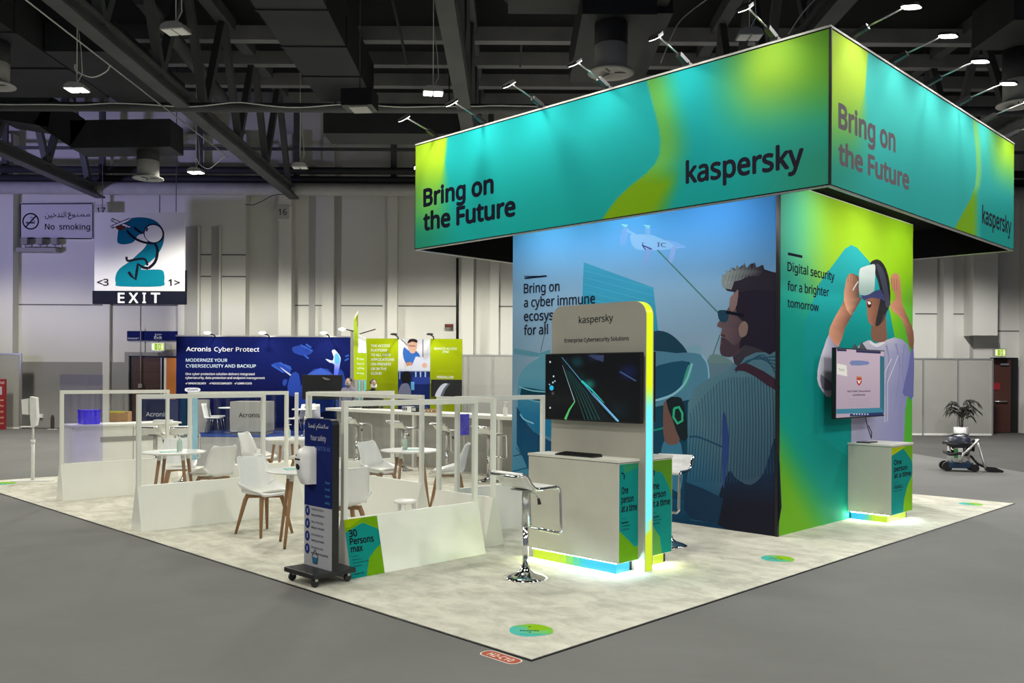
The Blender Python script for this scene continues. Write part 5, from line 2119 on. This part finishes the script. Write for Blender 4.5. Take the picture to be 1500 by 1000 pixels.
screen_tv('black screen with a white curved shape below the right lime poster', Vector((at(632, 578, GY - .12).x, GY - .12, at(632, 580, GY - .12).z)), eX, at(676, 578, GY).x - at(632, 578, GY).x, .49, .05,
          lambda A, w_, h_: (A.field(lambda x, y: (10, 14, 14), 0, w_, 0, h_, 2, 2), A.poly([(637, 580), (642, 569), (649, 562), (656, 562), (650, 569), (645, 580)], (206, 210, 218), 2), A.poly([(645, 580), (650, 569), (656, 562), (659, 562), (652, 572), (649, 580)], (90, 94, 104), 2)), .06)
# hanging lime flag with white corner
fx = at(518, 560, GY - 1.0)
fl_ = thing('flag_banner', 'tall narrow lime flag banner left of the lime poster wall', 'banner', (fx.x, GY - 1.0, 0))
m = MB()
P_ = lambda px, py: (at(px, py, GY - 1.0).x, at(px, py, GY - 1.0).z)
m.prism([P_(518, 556), P_(537, 556), P_(537, 518), P_(524.5, 500), P_(524, 455), P_(517.5, 468)], GY - .995, GY - .97, WHITE_PAINT, 'y')
A = Art(m, (fx.x, GY - 1.0, 0), eX)
A.poly([(518, 556), (537, 556), (537, 517), (524.5, 517), (524.5, 458), (518, 468)], lambda x, y: mix((150, 180, 60), (164, 186, 16), sm(y, 480, 530)))
A.poly([(526, 490), (536, 494), (537, 517), (524, 516)], (232, 232, 234))
for k, tx in enumerate(('Free', 'Hard', 'VPN', 'Free')):
    A.text(tx, (523, 527 + k * 7), (533, 527.5 + k * 7), 3.4, (226, 236, 196), .03)
A.line([(521, 470), (523.5, 462), (523.5, 478)], .02, (150, 90, 50))
m.build('cloth', fl_, world=True)
m = MB()
a = P_(515.5, 500)
m.box(a[0] - .06, a[0] + .05, GY - .9, GY - .8, 0, at(515, 486, GY).z, GREYBOARD)
m.build('post', fl_, world=True)
m = MB()
for (pa_, pb_) in (((527, 489), (550, 482)), ((518, 485), (502, 481))):
    m.tube([at(*pa_, GY - 1.05), at(*pb_, GY - 1.25)], .016, BLACK, 6)
m.build('lamp_arm', fl_, world=True)
m = MB()
q = at(501, 482, GY - 1.25)
m.ball(tuple(q), .1, .08, .04, LAMPGLOW, 10, 6)
m.build('lamp_head', fl_, world=True)
# pale leaflet tower below the flag
m = MB()
q0, q1 = at(521, 574, 25.4), at(537, 557, 25.4)
for i in range(4):
    xx = q0.x + (q1.x - q0.x) * i / 4
    m.box(xx, xx + (q1.x - q0.x) / 4 - .012, 25.4, 25.46, .0, q1.z, TEALPAPER if i % 2 else GREYBOARD)
tag(m.build('leaflet_tower'), 'pale green and grey striped panel below the lime flag banner', 'panel')

# grey shell panels right of the posters
def shell_wall(lab, px0, px1, ytop, Y, seams_, yfoot=0):
    a, b = at(px0, ytop, Y), at(px1, ytop, Y)
    t = thing('shell_wall', lab, 'exhibition wall', (a.x, Y, 0))
    prev = a.x
    edges = [at(s_, ytop, Y).x for s_ in seams_] + [b.x]
    for e in edges:
        m = MB()
        m.box(prev + .02, e - .02, Y + .01, Y + .04, .05, a.z - .04, GREYBOARD)
        m.build('board', t, world=True)
        prev = e
    m = MB()
    m.box(a.x, b.x, Y, Y + .06, a.z - .05, a.z, ALU)
    m.box(a.x, b.x, Y, Y + .06, 0, .06, WHITE_PAINT)
    for e in [a.x] + edges:
        m.box(e - .025, e + .025, Y - .01, Y + .06, 0, a.z, ALU)
    m.build('frame', t, world=True)
    return t


shell_wall('grey exhibition panels between the lime poster wall and the tower', 678, 760, 519, 27.2, (687, 722))
shell_wall('grey exhibition panels behind the potted palm, right of the tower', 1300, 1454, 524, 27.3, (1352, 1403))
shell_wall('grey exhibition panels at the far left edge', -40, 30, 517, 28.1, ())
m = MB()
a, b = at(-14, 555, 27.6), at(7, 555, 27.6)
m.box(a.x, b.x, 27.61, 27.7, .0, a.z, REDP)
A = Art(m, (a.x, 27.605, 0), eX, m=PRINTM)
A.text('hall', (0, 562), (6, 562), 3.6, (220, 200, 200), .02)
A.poly([(-2, 566), (3, 566), (3, 578), (-2, 578)], (190, 176, 186))
for k in range(5):
    A.text(('gates', 'info', 'exit', 'food', 'taxi')[k], (-6, 587 + k * 8.5), (5, 587 + k * 8.5), 2.6, (230, 190, 150), .03)
tag(m.build('red_totem'), 'dark red information board cut by the left edge of the picture', 'sign')

# ------------------------------------------------------------------ signs
def flat_sign(name, lab, cat, px0, py0, px1, py1, Y, depth, mt, art, parent=None):
    a, b = at(px0, py1, Y), at(px1, py0, Y)
    m = MB()
    m.box(a.x, b.x, Y + .001, Y + depth, a.z, b.z, mt)
    A = Art(m, (a.x, Y, 0), eX)
    art(A)
    return tag(m.build(name), lab, cat)


K = (22, 22, 34)
def art_smoke(A):
    A.rect(29, 297, 137, 350, (200, 198, 204))
    fr = [(31, 298.5), (135, 298), (136, 300), (136, 348), (134, 349.5), (31, 349), (30, 347), (30, 300), (31, 298.5)]
    A.line(fr, .035, K)
    n = 28
    A.line([(45 + 11.3 * math.cos(i * 2 * PI / n), 324 + 11.3 * math.sin(i * 2 * PI / n)) for i in range(n + 1)], .045, K)
    A.line([(38, 332), (53, 316)], .045, K)
    A.rect(38, 325, 51, 327.3, (60, 60, 76))
    A.line([(44, 318), (49, 319), (46, 322), (52, 324)], .02, (80, 80, 100), 3)
    A.text('\uFEE6\uFEF4\uFEA7\uFEAA\uFE98\uFEDF\uFE8D', (66, 318), (97, 318), 8, K, .01)
    A.text('\uFEEE\uFEE8\uFEE4\uFEE3', (105, 317), (132, 317), 6.2, K, .01)
    A.line([(104, 312), (101, 312), (100.5, 314), (104, 315), (100.5, 317), (101, 320.5), (105, 320)], .028, K, 3)
    A.text('No  smoking', (66, 336), (132, 336.3), 8.2, K, .022)


flat_sign('no_smoking_sign', 'white No smoking sign high on the back wall at left', 'sign', 29, 297, 137, 350, WY - .06, .05, WHITE, art_smoke)


def art_two(A):
    q = lambda pts: [(x / 3.7025, 270 + y / 3.7025) for x, y in pts]
    A.field(lambda x, y: (212, 211, 214), 0, at(270, 0, 26).x - at(138, 0, 26).x, at(0, 428, 26).z - .01, at(0, 311, 26).z + .02, 6, 6)
    A.poly(q([(512, 152), (1003, 153), (996, 580), (512, 577)]), (212, 211, 214))
    tl = lambda x, y: mix((8, 90, 122), (8, 118, 138), sm(y, 330, 400))
    A.poly(q([(640, 318), (637, 280), (650, 225), (700, 187), (770, 178), (840, 195), (885, 245), (888, 310), (862, 370), (815, 420), (765, 460), (860, 461), (888, 475), (891, 525),
              (870, 553), (650, 553), (628, 535), (627, 495), (650, 455), (700, 420), (745, 380), (790, 335), (800, 290), (775, 268), (745, 280), (725, 312), (680, 325)]), tl, 3)
    W2 = .085
    A.line(q([(838, 318), (852, 345), (852, 385), (838, 425), (805, 455)]), W2, K, 4)
    A.line(q([(805, 455), (775, 450), (748, 432), (742, 470), (735, 515), (712, 495), (697, 474)]), W2, K, 0)
    A.line(q([(800, 440), (790, 410), (770, 403), (730, 408), (692, 414), (686, 392)]), W2 * .8, K, 3)
    A.line(q([(835, 318), (790, 316), (745, 300), (710, 275), (688, 248)]), W2 * .8, K, 4)
    A.line(q([(772, 265), (745, 248), (727, 231)]), W2 * .8, K, 3)
    A.oval(835 / 3.7025, 270 + 266 / 3.7025, 15.5, 14.0, K, 26, .4)
    A.oval(833 / 3.7025, 270 + 267 / 3.7025, 13.2, 12.6, (214, 213, 216), 26, .4)
    A.line(q([(800, 236), (794, 254)]), .05, K)
    for a in ([(605, 190), (700, 232)], [(605, 232), (705, 190)]):
        A.line(q(a), .10, K)
        A.line(q(a), .055, (214, 213, 220))
    for x, y in ((610, 192), (702, 190), (608, 230), (700, 230)):
        A.oval(x / 3.7025, 270 + y / 3.7025, 2.6, 1.8, K, 10)
        A.oval(x / 3.7025, 270 + y / 3.7025, 1.8, 1.0, (214, 213, 220), 10)
    A.poly(q([(630, 226), (680, 226), (676, 240), (655, 250), (634, 242)]), (84, 40, 30), 2)
    A.text('<3', (142.5, 418), (159, 418), 9.5, K, .03)
    A.text('1>', (247, 418.5), (263.5, 418.5), 9.5, K, .03)


fx0, fx1 = at(138, 440, 26).x, at(270, 440, 26).x
eb = thing('exit_banner', 'hanging white banner with teal 2, stick figure and EXIT below', 'banner', (fx0, 26, 0))
m = MB()
m.box(fx0, fx1, 26.02, 26.08, at(0, 430, 26).z, at(200, 311.3, 26).z, WHITE)
A = Art(m, (fx0, 26.015, 0), eX)
art_two(A)
m.build('banner_face', eb, world=True)
m = MB()
a, b = at(136, 445, 26), at(272, 426.5, 26)
DK = mat('dark_navy_board', (.010, .011, .024, 1), .8, spec=.08, noise=(5, (.008, .009, .02, 1)))
m.box(a.x, b.x, 25.97, 26.1, a.z, b.z, DK)
m.box(at(269.5, 0, 26).x, b.x, 26.04, 26.12, b.z, at(0, 394, 26).z, DK)
A = Art(m, (a.x, 25.965, 0), eX)
for ch_, x0_, x1_ in (('E', 173, 182), ('X', 189, 202), ('I', 209, 213.5), ('T', 221.5, 234)):
    A.text(ch_, (x0_, 443.2), (x1_, 443.3), 14.2, (232, 231, 230), .04)
m.build('exit_strip', eb, world=True)
m = MB()
for px in (150, 258):
    q = at(px, 311, 26.05)
    m.tube([q, (q.x, 26.05, 10.9)], .012, STEEL, 5)
m.build('hanger', eb, world=True)


def art_exit(A):
    A.rect(186, 485, 279, 498, (18, 30, 92))
    A.text('\uFE9D\uFEAE\uFEA8\uFEE3', (227, 490.5), (236.5, 490.5), 3, WH, .02)
    A.text('Exit', (226, 496.3), (237, 496.3), 4, WH, .02)
    A.text('Concourse 1', (187, 496.6), (203, 496.6), 2.6, WH, .01)


flat_sign('direction_sign', 'long dark blue Exit sign over the door behind the navy board', 'sign', 186, 485, 279, 498.5, 28.84, .06, NAVY, art_exit)


def running_exit(lab, px0, py0, px1, py1, Y):
    a, b = at(px0, py1, Y), at(px1, py0, Y)
    t = thing('exit_lamp', lab, 'exit sign', (a.x, Y, a.z), 0, 'green running-man exit lamps')
    m = MB()
    w_, h_ = b.x - a.x, b.z - a.z
    m.box(-.02, w_ + .02, .004, .12, -.02, h_ + .02, ALU)
    m.tube([(w_ / 2, .05, h_), (w_ / 2, .05, h_ + .2)], .012, STEEL, 5)
    m.build('housing', t)
    m = MB()
    A = Art(m, (0, 0, 0), eX, m=EXITGLOW)
    A.pixel = False
    A.rect(0, 0, w_, h_, (206, 226, 120))
    A.rect(0, h_ * .1, w_ * .16, h_ * .9, (244, 246, 210))
    A.rect(w_ * .26, h_ * .12, w_ * .44, h_ * .88, (50, 90, 20))
    A.rect(w_ * .30, h_ * .2, w_ * .40, h_ * .8, (150, 220, 60))
    A.rect(w_ * .56, h_ * .12, w_ * .72, h_ * .88, (60, 90, 20))
    A.rect(w_ * .60, h_ * .2, w_ * .68, h_ * .8, (236, 240, 170))
    A.poly([(w_ * .78, h_ * .5), (w_ * .92, h_ * .8), (w_ * .92, h_ * .2)], (240, 246, 210))
    m.build('lit_face', t)


running_exit('small lit green exit lamp under the long blue Exit sign', 222.5, 502.5, 240, 513, 28.5)
running_exit('small lit exit lamp above the dark red door at right', 1458, 511.5, 1473, 521, 28.4)


def art_digits(A):
    A.text('88:88:88', (653.5, 478.2), (663, 478.2), 3, (150, 40, 30), .04)


flat_sign('digital_display', 'tiny dark display with red digits on the back wall above the posters', 'display', 651.5, 474.5, 664, 479, 28.7, .06, BLACK, art_digits)
# three horn speakers on a shelf, high on the wall
sh = at(23, 368, 28.5)
t = thing('wall_shelf', 'thin grey shelf high on the wall below the No smoking sign', 'shelf', (sh.x, 28.5, sh.z))
m = MB()
m.box(0, at(81, 368, 28.5).x - sh.x, 0, .38, 0, .12, GREYBOARD)
m.build('board', t)
for k, px in enumerate((31, 53, 75)):
    q = at(px, 359, 28.4)
    t = thing('wall_speaker', 'small grey box %s on the shelf below the No smoking sign' % ('leftmost of three', 'in the middle of three', 'rightmost of three')[k], 'speaker', (q.x, 28.55, sh.z + .121), 0, 'grey boxes on the wall shelf')
    m = MB()
    m.box(-.10, .10, 0, .2, .12, .32, DADO)
    m.build('cabinet', t, bevel=.01)
    m = MB()
    m.tube([(0, .1, 0), (0, .1, .13)], .02, DADO, 6)
    m.build('foot', t)
m = MB()
q = at(57, 609, 28.8)
m.box(q.x - .1, q.x + .1, 28.78, 28.87, q.z - .06, q.z + .06, WHITE_PLASTIC)
tag(m.build('wall_box'), 'small white socket box low on the wall behind the white gel stand', 'socket box')

# ------------------------------------------------------------------ floor prints
def sticker(lab, px, py, a_, b_, rot, words):
    p = gp(px, py, ZC)
    m = MB()
    A = Art(m, (p.x, p.y, ZC + .001), Vector((math.cos(rot), math.sin(rot), 0)), Vector((-math.sin(rot), math.cos(rot), 0)))
    A.pixel = False
    hexa = [(-a_, 0), (-a_ * .85, -b_ * .55), (-a_ * .2, -b_), (a_ * .85, -b_ * .62), (a_, 0), (a_ * .85, b_ * .55), (.1 * a_, b_), (-a_ * .8, b_ * .7)]
    A.poly(hexa, lambda x, y: mix((76, 190, 186), (130, 196, 40), sm(x * .6 + y * .8, -.3 * a_, .5 * a_)), 3)
    A.poly([(-.1 * a_, .98 * b_), (.4 * a_, .96 * b_), (.82 * a_, .55 * b_), (.7 * a_, .1 * b_), (.1 * a_, -.05 * b_), (-.2 * a_, .4 * b_)], (140, 190, 14), 3)
    A.text('kaspersky', (-a_ * .5, -.02), (a_ * .38, -.02), b_ * .2, INK, .05)
    A.poly([(-a_ * .15, b_ * .5), (a_ * .02, b_ * .5), (-a_ * .06, b_ * .66)], (30, 70, 50))
    A.poly([(-a_ * .15, -b_ * .25), (a_ * .02, -b_ * .25), (-a_ * .06, -b_ * .42)], (30, 70, 60))
    A.text('keep your distance', (-a_ * .5, -b_ * .66), (a_ * .4, -b_ * .66), b_ * .1, (30, 120, 130), .02)
    o = m.build('floor_sticker')
    tag(o, lab, 'floor sticker', 'lime and teal floor stickers')


sticker('lime and teal floor sticker near the front corner of the carpet', 778, 923, .145, .145, .0, 1)
sticker('lime and teal floor sticker in front of the tower corner', 1139, 818, .15, .15, -.5, 1)
sticker('lime and teal floor sticker near the right corner of the carpet', 1422, 738, .15, .15, -.8, 1)
sticker('lime and teal floor sticker at the left edge, near the white gel stand', 2, 708, .2, .2, .4, 1)
lp = [gp(x, y, .006) for x, y in ((707, 957), (772, 975.5), (776, 966), (721, 953))]
m = MB()
cx_, cy_ = guv(740, 964, .006)
A = Art(m, S(-.085, .175, .0075), -eV, eU)
A.pixel = False
def rrect(w_, h_, r):
    out = []
    for (sx, sy, a0) in ((1, -1, -PI / 2), (1, 1, 0), (-1, 1, PI / 2), (-1, -1, PI)):
        for i in range(6):
            an = a0 + i * PI / 10
            out.append((sx * (w_ - r) + r * math.cos(an), sy * (h_ - r) + r * math.sin(an)))
    return out
A.poly(rrect(.155, .058, .05), (228, 222, 214))
A.poly(rrect(.147, .050, .044), (176, 92, 74))
A.text('H2-C10', (-.1, -.026), (.1, -.026), .052, (236, 226, 214), .02)
tag(m.build('floor_label'), 'red H2-C10 label stuck on the floor at the carpet corner', 'floor label')

# ------------------------------------------------------------------ potted palm and vacuum cleaner at the right
pp_ = gp(1386.5, 637.5)
pt = thing('potted_palm', 'dark drooping palm in a white round pot by the grey panels', 'plant', (pp_.x, pp_.y - 0.9, 0))
m = MB()
m.lathe([(.19, 0), (.205, .01), (.215, .30), (.20, .31), (.19, .28), (.02, .275)], WHITE_PLASTIC, n=24)
m.build('pot', pt)
m = MB()
for dx, h_ in ((-.04, .8), (.03, .66), (.0, .92)):
    m.tube([(dx, 0, .26), (dx * 1.6, .01, .26 + h_ * .4), (dx * 2.4, .02, .26 + h_ * .6)], .016, BARK, 6)
m.build('stem', pt)
rnd = random.Random(4)
for k in range(20):
    an = rnd.uniform(0, 2 * PI)
    L_ = rnd.uniform(.3, .5)
    z0 = rnd.uniform(.45, .85)
    rise = rnd.uniform(.1, .28)
    m = MB()
    spine = [(math.cos(an) * L_ * t_, math.sin(an) * L_ * t_ * .8, z0 + rise * math.sin(t_ * 2.1) * 1.3 - .05 * t_ * t_) for t_ in [i / 8 for i in range(9)]]
    m.tube(spine, [.008 - .0007 * i for i in range(9)], LEAF, 5)
    for i in range(2, 9):
        p_ = Vector(spine[i])
        d_ = (Vector(spine[i]) - Vector(spine[i - 1])).normalized()
        sd = Vector((-math.sin(an), math.cos(an), 0))
        for sg_ in (-1, 1):
            tip = p_ + d_ * .13 + sd * sg_ * .10 + Vector((0, 0, -.10))
            mid = p_ + d_ * .07 + sd * sg_ * .06 + Vector((0, 0, -.015))
            wv = d_ * .024
            m.poly([p_ - wv, p_ + wv, mid + wv, mid - wv], LEAF)
            m.poly([mid - wv, mid + wv, tip], LEAF)
    m.build('frond', pt)

vp = gp(1410, 691)
vc = thing('vacuum_cleaner', 'drum vacuum cleaner with coiled black hose standing on the aisle carpet', 'vacuum cleaner', (vp.x, vp.y + .15, .006), -.25)
m = MB()
m.prism([(-.20, -.16), (.20, -.16), (.23, 0), (.20, .16), (-.20, .16), (-.23, 0)], .06, .17, VACBLUE, 'z')
m.build('chassis', vc, bevel=.015)
for x, y, r in ((-.22, -.12, .09), (-.22, .14, .09), (.24, -.16, .075), (.24, .16, .075)):
    m = MB()
    m.lathe([(r * .9, -.035), (r, -.02), (r, .02), (r * .9, .035)], BLACK, n=18, M=Matrix.Translation((x, y, r)) @ Matrix.Rotation(PI / 2, 4, 'X'))
    m.build('wheel', vc)
m = MB()
m.lathe([(.185, .17), (.19, .18), (.19, .47), (.18, .48)], CHROME, n=26)
m.build('steel_drum', vc)
m = MB()
m.lathe([(.20, .47), (.215, .49), (.215, .55), (.19, .62), (.12, .665), (.03, .675)], VACNAVY, n=26)
m.build('motor_hood', vc)
m = MB()
m.box(-.12, -.05, -.192, -.186, .25, .42, mat('green_vacuum_label', (.05, .3, .06, 1), .5, noise=(9, (.04, .26, .05, 1))))
m.box(-.05, .03, -.192, -.188, .22, .44, WHITE_PLASTIC)
m.build('front_label', vc)
m = MB()
def ringp(R, z, n, a0, a1, dz):
    return [(R * 1.15 * math.cos(a0 + (a1 - a0) * i / n), R * math.sin(a0 + (a1 - a0) * i / n), z + dz * i / n + .02 * math.sin(i)) for i in range(n + 1)]
m.tube(ringp(.225, .55, 26, 0, 2 * PI, -.05) + ringp(.215, .38, 22, 0, 5, -.06) + [(.26, .2, .26), (.36, .12, .13), (.48, .02, .07), (.6, -.04, .05)], .026, BLACK, 8)
m.tube([(-.16, 0, .64), (-.1, -.1, .69), (.06, -.12, .70), (.16, 0, .66)], .012, BLACK, 6)
m.build('hose', vc)
m = MB()
m.tube([(.30, -.2, .60), (.02, -.26, .33), (-.02, -.26, .17)], .024, ALU, 10)
m.tube([(.30, .0, .60), (.44, -.05, .1), (.46, -.05, .03)], .024, ALU, 10)
m.build('wand', vc)
m = MB()
m.prism([(.46, .0), (.72, .0), (.74, .03), (.6, .09), (.48, .1)], -.12, -.02, BLACK, 'y')
m.build('floor_nozzle', vc)
m = MB()
q = gp(84, 628)
m.lathe([(.05, 0), (.055, .02), (.055, .36), (.04, .42), (.02, .46)], BARK, c=(q.x, q.y - .3, 0), n=12)
m.box(q.x - .12, q.x + .12, q.y - .4, q.y - .2, 0, .02, WHITE_PAINT)
tag(m.build('fire_extinguisher'), 'small dark extinguisher standing at the wall beside the furthest left divider', 'fire extinguisher')

# ------------------------------------------------------------------ two people far back behind the bar
def person(lab, px, Y, rz, shirt, mask_col, hgt):
    p = ray(px) * Y
    root = thing('person', lab, 'person', (p.x, Y, 0), rz)
    k = hgt / 1.7
    V = [(0, 0, .92), (0, 0, 1.12), (0, 0, 1.32), (.0, 0, 1.45), (.01, 0, 1.55),
         (0, .17, 1.40), (.02, .23, 1.13), (.10, .20, .92), (.14, .19, .84),
         (0, -.17, 1.40), (.02, -.23, 1.13), (.10, -.20, .92), (.14, -.19, .84),
         (0, .09, .86), (.01, .10, .48), (-.02, .10, .08), (.12, .11, .03),
         (0, -.09, .86), (.01, -.10, .48), (-.02, -.10, .08), (.12, -.11, .03)]
    E_ = [(0, 1), (1, 2), (2, 3), (3, 4), (2, 5), (5, 6), (6, 7), (7, 8), (2, 9), (9, 10), (10, 11), (11, 12), (0, 13), (13, 14), (14, 15), (15, 16), (0, 17), (17, 18), (18, 19), (19, 20)]
    R_ = [.14, .13, .15, .07, .055, .07, .05, .038, .03, .07, .05, .038, .03, .09, .06, .045, .04, .09, .06, .045, .04]
    me = bpy.data.meshes.new('body')
    me.from_pydata([(x * k, y * k, z * k) for x, y, z in V], E_, [])
    me.materials.append(shirt)
    o = bpy.data.objects.new('body', me)
    COL.objects.link(o)
    o.parent = root
    sk = o.modifiers.new('skin', 'SKIN')
    sk.use_smooth_shade = True
    for i, r in enumerate(R_):
        me.skin_vertices[0].data[i].radius = (r * k, r * k)
    me.skin_vertices[0].data[0].use_root = True
    sb = o.modifiers.new('sub', 'SUBSURF')
    sb.levels = sb.render_levels = 1
    m = MB()
    m.ball((.02, 0, 1.60 * k), .095, .075, .115, SKIN, 16, 12)
    m.ball((.115, 0, 1.59 * k), .018, .014, .022, SKIN, 8, 6)
    for s_ in (-1, 1):
        m.ball((.01, .076 * s_, 1.595 * k), .02, .01, .03, SKIN, 8, 6)
        m.ball((.098, .03 * s_, 1.625 * k), .01, .012, .007, WHITE, 8, 6)
    m.build('head', root)
    m = MB()
    m.ball((-.012, 0, 1.635 * k), .10, .085, .10, HAIR, 16, 12)
    m.build('hair', root)
    m = MB()
    m.surf(lambda a, b: (.02 + .088 * math.cos((b - .5) * 2.4), .08 * math.sin((b - .5) * 2.4), (1.52 + .085 * a) * k), 4, 10, mask_col)
    m.build('face_mask', root, solid=.006)
    for s_ in (-1, 1):
        m = MB()
        m.ball((.155 * k, .19 * s_ * k, .80 * k), .022, .03, .05, SKIN, 10, 8)
        for f_ in range(4):
            m.tube([(.15 * k + .006 * f_, (.19 * s_ - .02 + .013 * f_) * k, .77 * k), (.165 * k, (.19 * s_ - .02 + .013 * f_) * k, (.72 - .008 * (f_ in (1, 2))) * k)], .008, SKIN, 6)
        m.tube([(.17 * k, (.19 - .02) * s_ * k, .80 * k), (.2 * k, (.19 - .04) * s_ * k, .755 * k)], .009, SKIN, 6)
        m.build('hand', root)


person('person in dark clothing with pale face mask, standing below the lime poster lettering', 547, 21.5, -1.2, DARKCLOTH, WHITE_PLASTIC, 1.62)
person('person in grey top standing between the navy board and the lime flag', 511, 23.5, -1.9, mat('grey_lilac_top', (.22, .21, .28, 1), .9, noise=(20, (.19, .18, .25, 1))), mat('grey_mask', (.4, .38, .38, 1), .8, noise=(9, (.36, .34, .34, 1))), 1.66)
